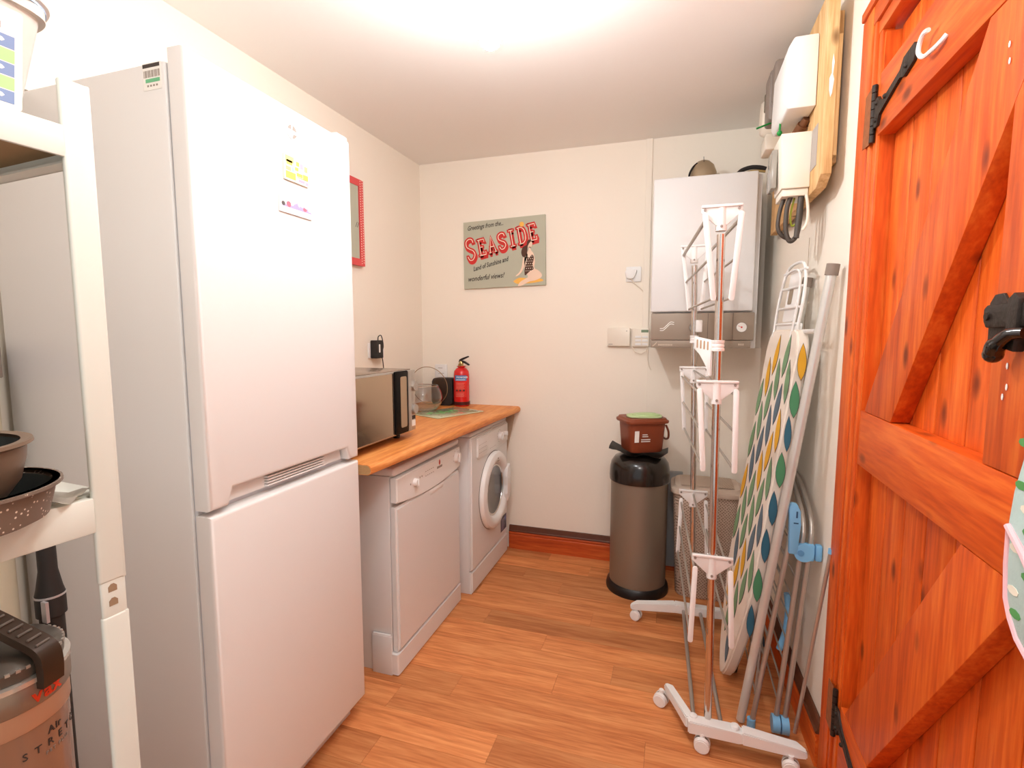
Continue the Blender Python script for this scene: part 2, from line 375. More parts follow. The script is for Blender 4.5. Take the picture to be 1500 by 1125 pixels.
# T hinges
def hinge(z, drop, sgn=1):
    bm = NB()
    prism(bm, [(0.006, z-0.062), (0.062, z-0.066), (0.062, z+0.078), (0.010, z+0.070)], 0.0062, 0.0070, DF); rec = obj('hinge_rebate', bm, mat('raw_rebate', (150, 88, 50), 0.8, var=0.4, vscale=60, bump=0.8, bscale=90), cas)
    bm = NB()
    for k in range(7): cyl(bm, DF @ V((0.072, z-0.065+0.0205*k, 0.004)), DF @ V((0.072, z-0.047+0.0205*k, 0.004)), 0.0065, seg=10)
    prism(bm, [(0.082, z-0.034), (0.108, z-0.036), (0.118, z-0.012), (0.150, z-0.010+drop*0.15), (0.245, z-0.004+drop*0.6), (0.268, z-0.020+drop*0.8), (0.320, z-0.018+drop), (0.335, z+0.006+drop), (0.318, z+0.020+drop), (0.262, z+0.024+drop*0.8), (0.245, z+0.011+drop*0.6), (0.140, z+0.010+drop*0.1), (0.118, z+0.020), (0.104, z+0.036), (0.082, z+0.034)], FRONT, 0.006, DF, bev=0.001)
    for u, zz in ((0.10, 0.022), (0.10, -0.02), (0.16, 0.0), (0.285, 0.0)):
        sphere(bm, DF @ V((u, z+zz+drop*(u/0.33)*0.8 if u > 0.12 else z+zz, 0.006)), 0.006, 8)
    h = obj('hinge', bm, m_iron, door, smooth=True); h['label'] = 'black wrought iron strap hinge'
hinge(1.945, 0.035); hinge(0.305, -0.06)
# white cup hook
bm = NB(); F0 = DF @ Matrix.Translation((0.392, 1.945, 0))
tube(bm, [F0 @ V(p) for p in smooth_path([(0.066, -0.004, 0.0), (0.058, -0.012, 0.006), (0.036, -0.014, 0.010), (0.006, -0.012, 0.014), (-0.014, 0.004, 0.016), (-0.012, 0.022, 0.016), (0.004, 0.032, 0.016), (0.020, 0.030, 0.014)], 5)], 0.0045, 8)
o = obj('cup_hook', bm, m_white2, door, smooth=True); o['label'] = 'white cup hook screwed into the top rail'
# latch: back plate, bar, keep, thumb lever
lat = obj('latch_plate', (lambda b: (prism(b, [(0.688, 1.437), (0.700, 1.449), (0.722, 1.450), (0.735, 1.436), (0.733, 1.392), (0.716, 1.362), (0.702, 1.358), (0.690, 1.382)], FRONT, 0.003, DF, bev=0.001), b)[1])(NB()), m_iron, door, smooth=True)
bm = NB(); prism(bm, [(0.683, 1.428), (0.692, 1.434), (0.90, 1.434), (0.90, 1.402), (0.692, 1.400), (0.684, 1.410)], 0.0035, 0.008, DF, bev=0.002)
cyl(bm, DF @ V((0.697, 1.417, 0.002)), DF @ V((0.697, 1.417, 0.011)), 0.006, seg=10); obj('latch_bar', bm, m_iron, lat, smooth=True)
bm = NB(); prism(bm, [(0.752, 1.370), (0.776, 1.366), (0.780, 1.440), (0.768, 1.448), (0.755, 1.440)], FRONT, 0.013, DF, bev=0.002); obj('latch_keep', bm, m_iron, lat, smooth=True)
bm = NB(); tube(bm, [DF @ V(p) for p in smooth_path([(0.795, 1.392, 0.010), (0.778, 1.390, 0.018), (0.762, 1.376, 0.024), (0.752, 1.364, 0.022)], 5)], [0.008]*5+[0.009]*5+[0.012]*6, 10)
sphere(bm, DF @ V((0.751, 1.362, 0.022)), 0.0125, 14); obj('thumb_lever', bm, mat('gloss_black', (16, 14, 13), 0.12, coat=0.6), lat, smooth=True)
# paint flecks
bm = NB()
for u, z in ((0.672, 1.815), (0.676, 1.79), (0.741, 1.345), (0.736, 1.30), (0.744, 1.315)): prism(bm, ell(u, z, 0.0025, 0.005, 7), 0.0, 0.0004, DF)
prism(bm, rect(0.715, 0.728, 1.765, 1.785), 0.0, 0.0005, DF)
obj('paint_fleck', bm, m_paper, door)

# ------------------------------------------------------------------ oven glove hanging at the lock side of the door
G = thing('oven_glove', DF @ V((0.84, 1.06, 0.02)), 'pale blue floral oven glove with pink edging hanging on the plank door', 'oven glove')
out = [(0.795, 1.30), (0.782, 1.25), (0.768, 1.20), (0.762, 1.15), (0.764, 1.10), (0.770, 1.055), (0.782, 1.034), (0.80, 1.015), (0.83, 1.00), (0.88, 1.00), (0.93, 1.02), (0.94, 1.30)]
dprism('glove_body', [(a+0.062, b-0.015) for a, b in out], 0.002, 0.022, mat('glove_blue', (190, 216, 212), 0.85, bump=0.5, bscale=150), G, 0.006)
bm = NB(); tube(bm, [DF @ V((a+0.063, b-0.015, 0.020)) for a, b in out[3:9]], 0.005, 8); tube(bm, [DF @ V((0.826, 1.137, 0.023)), DF @ V((0.867, 1.113, 0.025)), DF @ V((0.907, 1.075, 0.024))], 0.005, 8)
obj('glove_binding', bm, mat('pink_binding', (240, 190, 196), 0.85), G, smooth=True)
bm = NB()
for k in range(9):
    u = 0.84+0.05*random.random(); z = 1.03+0.25*k/9; prism(bm, ell(u, z, 0.012, 0.006, 8, k), 0.0222, 0.0228, DF, mi=k % 2)
obj('floral_print', bm, [mat('leaf_print_green', (90, 160, 90), 0.8), mat('petal_print', (244, 238, 220), 0.8)], G)

# ------------------------------------------------------------------ fridge freezer
FX = -1.045; FY0, FY1 = 0.902, 1.502
fr_ = thing('fridge_freezer', (-1.34, 1.2, 0), 'tall white fridge freezer with two doors and recessed handle', 'fridge freezer')
sbox('cabinet', m_bodygrey, fr_, -1.745, -1.104, FY0, FY1, 0.03, 2.0, bev=0.008)
sbox('door_gasket', mat('gasket_white', (220, 224, 230), 0.5), fr_, -1.1035, -1.092, FY0+0.008, FY1-0.008, 0.05, 1.995)
def fdoor(name, z0, z1, cut=None):
    # profile in (y, z) extruded in x with rounded long edges
    bm = NB(); F = fr((-1.0915, 0, 0), (0, 1, 0), (0, 0, 1)); pr = cut or rect(FY0, FY1, z0, z1)
    prism(bm, pr, 0, -FX*0+(-1.045+1.0915), F)
    es = [e for e in bm.edges if abs(e.verts[0].co.x-FX) < 1e-4 and abs(e.verts[1].co.x-FX) < 1e-4]
    bmesh.ops.bevel(bm, geom=es, offset=0.010, segments=3, affect='EDGES', profile=0.5)
    return obj(name, bm, m_white, fr_, smooth=True)
cut = [(FY0, 0.966), (0.958, 0.966), (0.966, 0.985), (0.974, 1.008), (1.438, 1.008), (1.452, 0.966), (FY1, 0.966), (FY1, 2.022), (FY0, 2.022)]
d1 = fdoor('fridge_door', 0.966, 2.022, cut); d2 = fdoor('freezer_door', 0.075, 0.952)
bm = NB(); prism(bm, [(0.972, 0.968), (1.44, 0.968), (1.434, 1.003), (0.978, 1.003)], 0.0, 0.016, fr((-1.0905, 0, 0), (0, 1, 0), (0, 0, 1))); obj('handle_recess', bm, m_white, d1)
bm = NB()
for k in range(4): box(bm, -1.0744, -1.060, 1.10, 1.34, 0.972+0.008*k, 0.9765+0.008*k, bev=0.001)
obj('grip_rib', bm, m_white, d1)
sbox('top_hinge', m_white, fr_, -1.088, -1.050, 1.44, 1.497, 2.0225, 2.034, bev=0.004)
sbox('plinth', m_white, fr_, -1.30, -1.10, FY0+0.02, FY1-0.02, 0.0, 0.029, bev=0.002)
# round badge
FD = fr((FX+0.0002, 0, 0), (0, 1, 0), (0, 0, 1))
bm = NB(); prism(bm, ell(1.231, 1.957, 0.021, 0.021), 0, 0.0015, FD); bd = obj('badge', bm, mat('badge_silver', (226, 220, 214), 0.3, 0.3), d1)
bm = NB(); prism(bm, [(1.231+0.018*math.cos(t), 1.957+0.018*math.sin(t)) for t in [math.radians(k) for k in range(12, 80, 8)]]+[(1.232, 1.962)], 0.0015, 0.0019, FD)
prism(bm, [(1.231+0.018*math.cos(t), 1.957+0.018*math.sin(t)) for t in [math.radians(k) for k in range(270, 349, 8)]]+[(1.236, 1.951)], 0.0015, 0.0019, FD)
prism(bm, [(1.231+0.018*math.cos(t), 1.957+0.018*math.sin(t)) for t in [math.radians(k) for k in range(100, 168, 8)]]+[(1.226, 1.962)], 0.0015, 0.0019, FD)
obj('badge_mark', bm, m_grey, bd)
# rating sticker on the side
FS = fr((0, FY0-0.0002, 0), (1, 0, 0), (0, 0, 1))
bm = NB(); prism(bm, rect(-1.168, -1.112, 1.940, 1.998), 0, 0.0004, FS, 0)
prism(bm, rect(-1.167, -1.116, 1.988, 1.996), 0.0004, 0.0007, FS, 1)
for k in range(15): x = -1.165+0.0033*k; prism(bm, rect(x, x+(0.0022 if k % 3 else 0.0012), 1.967, 1.982), 0.0004, 0.0007, FS, 2)
prism(bm, rect(-1.160, -1.117, 1.956, 1.964), 0.0004, 0.0007, FS, 3)
for k in range(4): prism(bm, rect(-1.156+0.009*k, -1.151+0.009*k, 1.947, 1.951), 0.0004, 0.0007, FS, 2)
obj('rating_sticker', bm, [m_paper, m_print, m_grey, mat('sticker_green', (110, 190, 140), 0.6)], fr_)
# magnets
mg = thing('fridge_magnet', (FX+0.003, 1.237, 1.853), 'yellow picture magnet with small buildings, upper one on the fridge door', 'fridge magnet', 'magnets on the fridge door')
FM = fr((FX+0.0004, 0, 0), (0, 1, 0), (0, 0, 1))
bm = NB(); prism(bm, rect(1.191, 1.288, 1.819, 1.888), 0, 0.005, FM); obj('tile', bm, mat('magnet_face', (246, 240, 220), 0.3), mg)
bm = NB(); cols = [mat('ink_yellow', (244, 206, 92), 0.5), mat('ink_peach', (240, 170, 130), 0.5), mat('ink_blue', (150, 200, 226), 0.5), mat('ink_mauve', (190, 160, 180), 0.5), mat('ink_lime', (226, 226, 130), 0.5)]
for (x0, x1, z0, z1, mi) in ((1.195, 1.228, 1.868, 1.885, 4), (1.199, 1.222, 1.861, 1.874, 0), (1.196, 1.216, 1.845, 1.856, 1), (1.219, 1.229, 1.845, 1.858, 2), (1.195, 1.234, 1.824, 1.843, 0), (1.237, 1.250, 1.866, 1.878, 0), (1.254, 1.266, 1.862, 1.877, 3), (1.270, 1.284, 1.858, 1.874, 1), (1.232, 1.246, 1.852, 1.862, 0), (1.238, 1.262, 1.838, 1.848, 0), (1.264, 1.285, 1.836, 1.850, 0), (1.240, 1.285, 1.834, 1.837, 1), (1.246, 1.270, 1.824, 1.832, 3), (1.274, 1.286, 1.822, 1.830, 3)):
    prism(bm, rect(x0, x1, z0, z1), 0.005, 0.0053, FM, mi)
obj('picture_print', bm, cols, mg)
mg = thing('fridge_magnet', (FX+0.003, 1.235, 1.75), 'white strip magnet with a pink and blue skyline, lower one on the fridge door', 'fridge magnet', 'magnets on the fridge door')
bm = NB(); prism(bm, rect(1.169, 1.300, 1.728, 1.770), 0, 0.004, FM); obj('tile', bm, mat('magnet_white', (248, 244, 242), 0.3), mg)
bm = NB(); prism(bm, ell(1.182, 1.751, 0.007, 0.006, 12), 0.004, 0.0043, FM, 0); prism(bm, ell(1.203, 1.753, 0.009, 0.008, 14), 0.004, 0.0043, FM, 1)
sky = [(1.172, 1.744), (1.298, 1.744), (1.292, 1.749), (1.284, 1.748), (1.280, 1.756), (1.272, 1.753), (1.266, 1.760), (1.258, 1.754), (1.250, 1.757), (1.244, 1.753), (1.238, 1.761), (1.236, 1.770), (1.234, 1.761), (1.226, 1.758), (1.220, 1.752), (1.190, 1.750)]
prism(bm, sky, 0.004, 0.0042, FM, 2); prism(bm, ell(1.268, 1.751, 0.008, 0.005, 12), 0.0042, 0.0045, FM, 1)
obj('skyline_print', bm, [mat('ink_dark', (90, 84, 84), 0.5), mat('ink_rose', (204, 112, 130), 0.5), mat('ink_lilac', (170, 160, 196), 0.5)], mg)
# beige pipe and blue-capped wall box behind the fridge's far side
bm = NB(); cyl(bm, (-1.735, 0.82, 0), (-1.735, 0.82, 1.27), 0.05, seg=28); cyl(bm, (-1.735, 0.82, 1.08), (-1.735, 0.82, 1.12), 0.0535, seg=28)
tag(obj('waste_pipe', bm, mat('beige_pipe', (226, 216, 190), 0.5), None, smooth=True), 'beige vertical pipe against the left wall behind the shelving', 'pipe')
t = thing('valve_box', (-1.76, 0.80, 1.29), 'small grey wall box with a round blue cap above the pans', 'valve')
sbox('box', m_grey, t, -1.789, -1.735, 0.72, 0.89, 1.273, 1.36, bev=0.004)
bm = NB(); cyl(bm, (-1.735, 0.80, 1.305), (-1.715, 0.80, 1.305), 0.036, seg=24); obj('cap', bm, m_blue, t, smooth=True)

# ------------------------------------------------------------------ shelving unit
SR = math.radians(-4.8)
sh = thing('shelving_unit', (-0.80, 0.538, 0), 'cream metal bolt-free shelving unit left of the fridge', 'shelving', rz=SR)
SM = wm(sh)
def post(x0, y0):
    bm = NB(); s = 1 if x0 > -0.1 else -1; xf = (x0+0.024, x0+0.034) if s > 0 else (x0, x0+0.010)
    for z0_, z1_, k_ in ((1.018, 1.738, 0), (0.955, 1.03, 0.0015), (0.0, 0.965, 0)):
        box(bm, xf[0]+k_, xf[1]-k_, y0+k_, y0+0.037-k_, z0_, z1_, bev=0.004, seg=3); box(bm, x0+k_, x0+0.034-k_, y0+0.031+k_, y0+0.037-k_, z0_, z1_, bev=0.002)
    p = obj('post', bm, m_shelf, sh, local=True, smooth=True)
    return p
D_, L_ = 0.42, 0.95
p = post(-0.034, -0.037)
bm = NB()
for z in (0.986, 1.008): prism(bm, [(-0.026, z-0.006), (-0.014, z-0.006), (-0.014, z+0.002), (-0.018, z+0.006), (-0.022, z+0.006), (-0.026, z+0.002)], -0.0016, -0.0010, fr((0, 0, 0), (0, 1, 0), (0, 0, 1)))
o = obj('keyhole', bm, mat('keyhole_shadow', (150, 124, 98), 0.7), p, local=True)
post(-D_, -0.037); post(-0.034, -L_); post(-D_, -L_)
def shelf(z0, z1):
    r = sbox('shelf_board', m_hard, sh, -D_+0.006, -0.006, -L_+0.006, -0.006, z0+0.022, z0+0.028, local=True)
    for nm, a in (('long_rail', (-0.005, 0.001, -L_+0.034, -0.036, z0, z1)), ('long_rail', (-D_, -D_+0.005, -L_+0.034, -0.036, z0, z1)),
                  ('short_rail', (-D_+0.03, -0.033, -0.006, -0.001, z0, z1-0.012)), ('short_rail', (-D_+0.03, -0.033, -L_, -L_+0.006, z0, z1))):
        bm = NB(); box(bm, *a, bev=0.002)
        if nm == 'long_rail':
            x = a[0]; s = 1 if x > -0.1 else -1
            box(bm, *( (x-0.022, x+0.005) if s > 0 else (x, x+0.03) ), a[2], a[3], z1-0.008, z1-0.0005, bev=0.0015)
        else: box(bm, a[0], a[1], *( (a[2]-0.018, a[3]) if a[2] > -0.1 else (a[2], a[3]+0.018)), z0, z0+0.003)
        obj(nm, bm, m_shelf, sh, local=True, smooth=True)
shelf(1.632, 1.674); shelf(1.100, 1.152)
sbox('middle_board_top', m_shelf, sh, -D_+0.02, -0.02, -L_+0.01, -0.008, 1.1505, 1.1535, local=True)
# tub with lid on the upper shelf
tb = thing('storage_tub', SM @ V((-0.152, -0.188, 1.6735)), 'clear plastic storage tub with pale blue lid seal on the top shelf', 'storage tub', rz=SR)
bm = NB(); lathe(bm, [(0.0, 0.0), (0.128, 0.0), (0.134, 0.006), (0.158, 0.19), (0.160, 0.205), (0.166, 0.205), (0.166, 0.235), (0.160, 0.235)], seg=64, sc=(0.86, 1), power=7)
obj('tub_body', bm, m_frost, tb, local=True, smooth=True)
bm = NB(); lathe(bm, [(0.0, 0.268), (0.150, 0.268), (0.176, 0.258), (0.178, 0.232), (0.172, 0.226), (0.170, 0.248), (0.0, 0.250)], seg=64, sc=(0.87, 1), power=4.5)
obj('lid', bm, m_frost, tb, local=True, smooth=True)
bm = NB(); lathe(bm, [(0.168, 0.224), (0.1745, 0.224), (0.1745, 0.233), (0.168, 0.233)], seg=64, sc=(0.87, 1), power=4.5); obj('lid_seal', bm, mat('pale_blue_seal', (176, 206, 240), 0.4), tb, local=True, smooth=True)
TL = fr((0.1222, 0.024, 0.02), (0, 1, 0), (0.12, 0, 1))
bm = NB(); prism(bm, rrect(-0.12, 0.098, -0.005, 0.168, 0.004, 2), 0, 0.0006, TL, 0)
prism(bm, [(-0.12, 0.150), (0.03, 0.150), (0.018, 0.166), (-0.12, 0.166)], 0.0006, 0.0009, TL, 1)
prism(bm, ell(-0.03, 0.055, 0.05, 0.052, 30), 0.0006, 0.0009, TL, 2); prism(bm, rrect(-0.12, 0.03, 0.112, 0.121, 0.004, 2), 0.0006, 0.0009, TL, 3)
for k in range(5): prism(bm, rect(0.052, 0.090, 0.004+0.024*k, 0.026+0.024*k), 0.0006, 0.0009, TL, 3 if k % 2 == 0 else 1)
for k in (0, 2, 4): prism(bm, ell(0.071, 0.016+0.024*k, 0.009, 0.005, 8), 0.0009, 0.0011, TL, 0)
obj('paper_label', bm, [m_paper, mat('label_green', (176, 214, 150), 0.6), mat('label_grey', (214, 218, 214), 0.6), mat('label_blue', (130, 150, 190), 0.6)], tb, local=True)
bm = NB()
for k in range(16): prism(bm, rect(-0.112+0.012*k, -0.104+0.012*k, 0.130, 0.139 if k % 3 else 0.141), 0.0006, 0.0010, TL)
obj('faint_lettering', bm, m_grey, tb, local=True)['kind'] = 'stuff'
tb.scale = (1, 1, 0.68)
# pans on the middle shelf
def pan(name, c, prof, m, label, thick=0.003):
    t = thing(name, c, label, 'pan'); bm = NB()
    inner = [(max(r-thick, 0), z+(thick if i < 2 else 0)) for i, (r, z) in enumerate(prof)][::-1]
    lathe(bm, prof+inner, seg=56); obj('pan_body', bm, [m], t, local=True, smooth=True); return t
m_granite = mat('speckled_granite', (112, 96, 84), 0.5, var=0.1, vscale=20)
nt = m_granite.node_tree
vn = nt.nodes.new('ShaderNodeTexVoronoi'); vn.inputs['Scale'].default_value = 150; tcn = [n for n in nt.nodes if n.type == 'TEX_COORD'][0]; nt.links.new(tcn.outputs['Object'], vn.inputs['Vector'])
rp = nt.nodes.new('ShaderNodeValToRGB'); rp.color_ramp.elements[0].position = 0.16; rp.color_ramp.elements[0].color = (1, 1, 1, 1); rp.color_ramp.elements[1].position = 0.24; rp.color_ramp.elements[1].color = (0, 0, 0, 1)
nt.links.new(vn.outputs['Distance'], rp.inputs[0]); mxn = nt.nodes.new('ShaderNodeMix'); mxn.data_type = 'RGBA'; nt.links.new(rp.outputs[0], mxn.inputs[0])
bs = nt.nodes['Principled BSDF']; src = bs.inputs['Base Color'].links[0].from_socket; nt.links.new(src, mxn.inputs[6]); mxn.inputs[7].default_value = srgb(226, 214, 200); nt.links.new(mxn.outputs[2], bs.inputs['Base Color'])
p1 = pan('frying_pan', (-0.842, 0.352, 1.154), [(0, 0), (0.095, 0), (0.103, 0.004), (0.110, 0.032), (0.112, 0.042), (0.119, 0.044), (0.119, 0.048), (0.111, 0.048)], m_granite, 'speckled grey frying pan lying on the middle shelf under another pan')
bm = NB(); lathe(bm, [(0, 0.0042), (0.093, 0.0042), (0.101, 0.008), (0.107, 0.036), (0.108, 0.042)], seg=56); obj('nonstick_lining', bm, mat('dark_nonstick', (48, 52, 50), 0.5), p1, local=True, smooth=True)
bm = NB(); tube(bm, smooth_path([(-0.03, -0.112, 0.05), (-0.07, -0.20, 0.075), (-0.11, -0.30, 0.08)], 4), 0.011, 10); obj('handle', bm, m_black, p1, local=True, smooth=True)
p2 = pan('saucepan', (-0.853, 0.334, 1.170), [(0, 0), (0.066, 0), (0.080, 0.006), (0.100, 0.036), (0.107, 0.066), (0.108, 0.080), (0.115, 0.084), (0.114, 0.088), (0.105, 0.087)], mat('grey_bronze_pan', (120, 98, 80), 0.38, 0.35), 'deep brown-grey pan nested inside the speckled pan')
bm = NB(); lathe(bm, [(0, 0.0042), (0.064, 0.0042), (0.077, 0.010), (0.096, 0.038), (0.103, 0.066), (0.104, 0.082)], seg=56); obj('nonstick_lining', bm, mat('dark_nonstick', (48, 52, 50), 0.5), p2, local=True, smooth=True)
bm = NB(); tube(bm, smooth_path([(-0.03, -0.108, 0.085), (-0.06, -0.20, 0.11), (-0.09, -0.29, 0.115)], 4), 0.011, 10); obj('handle', bm, m_black, p2, local=True, smooth=True)
# clear packet under the pan
bm = NB(); g = [[bm.verts.new((0.10*i/6-0.05, 0.07*j/5-0.035, 0.004+0.004*math.sin(i*1.7+j)+0.002*math.cos(3*j))) for j in range(6)] for i in range(7)]
for i in range(6):
    for j in range(5): bm.faces.new((g[i][j], g[i+1][j], g[i+1][j+1], g[i][j+1]))
bmesh.ops.solidify(bm, geom=bm.faces[:], thickness=0.001)
bmesh.ops.transform(bm, matrix=Matrix.Translation((-0.855, 0.466, 1.1548)) @ Matrix.Rotation(0.5, 4, 'Z'), verts=bm.verts[:])
tag(obj('packet', bm, mat('foil_packet', (226, 218, 206), 0.25, 0.3), None, smooth=True), 'crumpled clear packet tucked under the speckled pan', 'packet')

# ------------------------------------------------------------------ vacuum cleaner
vx, vy = -1.150, 0.535
vc = thing('vacuum_cleaner', (vx, vy, 0.034), 'upright vacuum cleaner with silver canister below the shelf', 'vacuum cleaner')
m_vsil = mat('vacuum_silver', (150, 136, 122), 0.32, 0.5); m_vbin = mat('smoked_bin', (150, 112, 90), 0.15, coat=0.5)
bm = NB(); lathe(bm, [(0, 0.30), (0.094, 0.30), (0.096, 0.32), (0.097, 0.69), (0.0, 0.69)], seg=48); obj('dust_bin', bm, m_vbin, vc, local=True, smooth=True)
bm = NB(); lathe(bm, [(0, 0.668), (0.0985, 0.668), (0.0995, 0.671), (0.0995, 0.707), (0.0, 0.707)], seg=48); obj('bin_collar', bm, mat('vacuum_champagne', (196, 156, 128), 0.35, 0.3), vc, local=True, smooth=True)
bm = NB(); lathe(bm, [(0, 0.7075), (0.101, 0.7075), (0.103, 0.711), (0.103, 0.747), (0.1, 0.751), (0, 0.751)], seg=48); bd = obj('upper_band', bm, m_vsil, vc, local=True, smooth=True)
bm = NB(); lathe(bm, [(0.09, 0.7515), (0.1045, 0.7515), (0.1045, 0.760), (0.09, 0.763)], seg=48); obj('bright_ring', bm, mat('bright_silver', (226, 222, 214), 0.2, 0.6), bd, local=True, smooth=True)
bm = NB(); lathe(bm, [(0, 0.763), (0.096, 0.763), (0.097, 0.782), (0.086, 0.792), (0.04, 0.799), (0, 0.80)], seg=48); ld = obj('lid', bm, mat('vacuum_lid', (104, 98, 90), 0.35, 0.4), vc, local=True, smooth=True)
bm = NB()
for k in range(44):
    a = 2*PI*k/44; F = Matrix.Rotation(a, 4, 'Z') @ Matrix.Translation((0.0915, 0, 0.7835)); box(bm, -0.0045, 0.0060, -0.0032, 0.0032, -0.004, 0.0012, mx=F)
obj('lid_vent', bm, mat('vent_silver', (200, 194, 184), 0.3, 0.4), ld, local=True)
# carry handle arching over the lid
bm = NB(); Rv = Matrix.Rotation(math.radians(14), 4, 'Z')
pp = smooth_path([(0.108, 0, 0.738), (0.110, 0, 0.775), (0.100, 0, 0.802), (0.055, 0, 0.826), (0.005, 0, 0.850), (-0.035, 0, 0.866)], 6)
w = 0.019
rows = []
for i, q in enumerate(pp):
    d = (pp[min(i+1, len(pp)-1)]-pp[max(i-1, 0)]).normalized(); n = V((d.z, 0, -d.x)); n = n if n.x+n.z > 0 else -n
    rows.append([Rv @ (q+V((0, s*w, 0))+n*t) for s, t in ((-1, -0.008), (1, -0.008), (1, 0.006), (-1, 0.006))])
vr = [[bm.verts.new(p) for p in r] for r in rows]
for a, b in zip(vr, vr[1:]):
    for k in range(4): bm.faces.new((a[k], a[(k+1) % 4], b[(k+1) % 4], b[k]))
bm.faces.new(vr[0][::-1]); bm.faces.new(vr[-1]); hd = obj('carry_handle', bm, mat('vacuum_brown', (66, 48, 34), 0.35, 0.2), vc, local=True, smooth=True)
bm = NB()
for i in range(13, 30):
    q = pp[i]; d = (pp[min(i+1, len(pp)-1)]-pp[i-1]).normalized(); n = V((d.z, 0, -d.x)); n = n if n.z > 0 else -n
    if i % 2: tube(bm, [Rv @ (q+V((0, -0.012, 0))+n*0.0075), Rv @ (q+V((0, 0.012, 0))+n*0.0075)], 0.0022, 6)
obj('grip_rib', bm, mat('rib_grey', (120, 112, 104), 0.4), hd, local=True, smooth=True)
bm = NB(); sphere(bm, Rv @ V((-0.03, 0, 0.872)), 0.018, 16, (1, 0.9, 0.4)); obj('release_button', bm, mat('button_silver', (200, 192, 182), 0.3, 0.4), hd, local=True, smooth=True)
# hose coil and wand
bm = NB(); lathe(bm, [(0.027, 0.80)]+[(0.027+(0.006 if k % 2 else 0), 0.81+0.008*k) for k in range(14)]+[(0.024, 0.925), (0, 0.925)], c=(-0.075, -0.03, 0), seg=24); obj('hose_cuff', bm, m_black, vc, local=True, smooth=True)
bm = NB(); lathe(bm, [(0, 0.925), (0.030, 0.925), (0.030, 0.945), (0.02, 0.952), (0, 0.952)], c=(-0.075, -0.03, 0), seg=24); obj('hose_collar', bm, mat('collar_silver', (196, 188, 180), 0.35, 0.3), vc, local=True, smooth=True)
bm = NB(); lathe(bm, [(0, 0.30), (0.020, 0.30), (0.020, 0.79), (0.0245, 0.793), (0.0245, 0.835), (0.021, 0.85), (0.0155, 0.885), (0.0150, 1.0), (0.012, 1.008), (0, 1.008)], c=(-0.039, 0.115, 0), seg=24); wd = obj('wand', bm, m_blackm, vc, local=True, smooth=True)
bm = NB(); lathe(bm, [(0.0244, 0.832), (0.0252, 0.832), (0.0252, 0.836), (0.0244, 0.836)], c=(-0.039, 0.115, 0), seg=24); box(bm, -0.024, -0.010, 0.090, 0.0955, 0.79, 0.832); obj('wand_clip', bm, mat('clip_silver', (200, 196, 196), 0.3, 0.4), wd, local=True)
bm = NB(); box(bm, -0.10, -0.01, 0.03, 0.09, 0.05, 0.62, bev=0.02, seg=3); obj('spine', bm, m_blackm, vc, local=True, smooth=True)
bm = NB(); box(bm, -0.14, 0.14, -0.13, 0.14, -0.034, 0.075, bev=0.02, seg=3); obj('floor_head', bm, m_blackm, vc, local=True, smooth=True)
bm = NB(); box(bm, -0.09, 0.09, -0.09, 0.09, 0.07, 0.2995, bev=0.03, seg=3); obj('motor_housing', bm, m_vsil, vc, local=True, smooth=True)
def wrap_text(s, size, z, ang, R, m, shear=0.0, gap=1.0, bold=0.0):
    """letters set one by one round the canister"""
    c = bpy.data.curves.new('t', 'FONT'); c.size = size; c.extrude = 0.0004; c.shear = shear; c.resolution_u = 2; c.offset = bold
    t = bpy.data.objects.new('t', c); COL.objects.link(t); B = NB(); a = ang
    for ch in s:
        c.body = ch; dg = bpy.context.evaluated_depsgraph_get(); me = bpy.data.meshes.new_from_object(t.evaluated_get(dg)); b = NB(); b.from_mesh(me)
        w = max([v.co.x for v in b.verts], default=size*0.3); da = (w+size*0.10*gap)/R
        F = Matrix.Rotation(a, 4, 'Z') @ fr((R, 0, z), (0, 1, 0), (0, 0, 1))
        for v in b.verts: x = v.co.x; v.co = Matrix.Rotation(a+x/R, 4, 'Z') @ V((R+v.co.z, 0, z+v.co.y))
        b.to_mesh(me); B.from_mesh(me); b.free(); bpy.data.meshes.remove(me); a += da
    bpy.data.objects.remove(t); bpy.data.curves.remove(c); return B
obj('lettering', wrap_text('vax', 0.034, 0.716, math.radians(-1), 0.1037, m_red, gap=0.4, bold=0.0009), mat('logo_red', (224, 66, 34), 0.4), bd, local=True)
bn = [o for o in vc.children if o.name.startswith('dust_bin')][0]
obj('lettering', wrap_text('Air', 0.018, 0.640, math.radians(12), 0.0975, m_red, bold=0.0004), m_print, bn, local=True)
obj('lettering', wrap_text('STRETCH', 0.019, 0.618, math.radians(-12), 0.0975, m_red, gap=5), m_print, bn, local=True)
obj('lettering', wrap_text('PET PLUS', 0.009, 0.605, math.radians(8), 0.0975, m_red, gap=2), m_grey, bn, local=True)
bm = NB(); F = Matrix.Rotation(math.radians(-30), 4, 'Z') @ fr((0.099, 0, 0.590), (0, 1, 0), (0, 0, 1)); prism(bm, [(-0.022, -0.012), (0.012, -0.012), (0.022, 0.0), (0.016, 0.012), (-0.016, 0.012), (-0.024, 0)], -0.004, 0.004, F, bev=0.002); prism(bm, ell(0, 0, 0.012, 0.007), 0.004, 0.005, F)
obj('bin_catch', bm, mat('catch_silver', (190, 170, 150), 0.3, 0.5), bn, local=True, smooth=True)

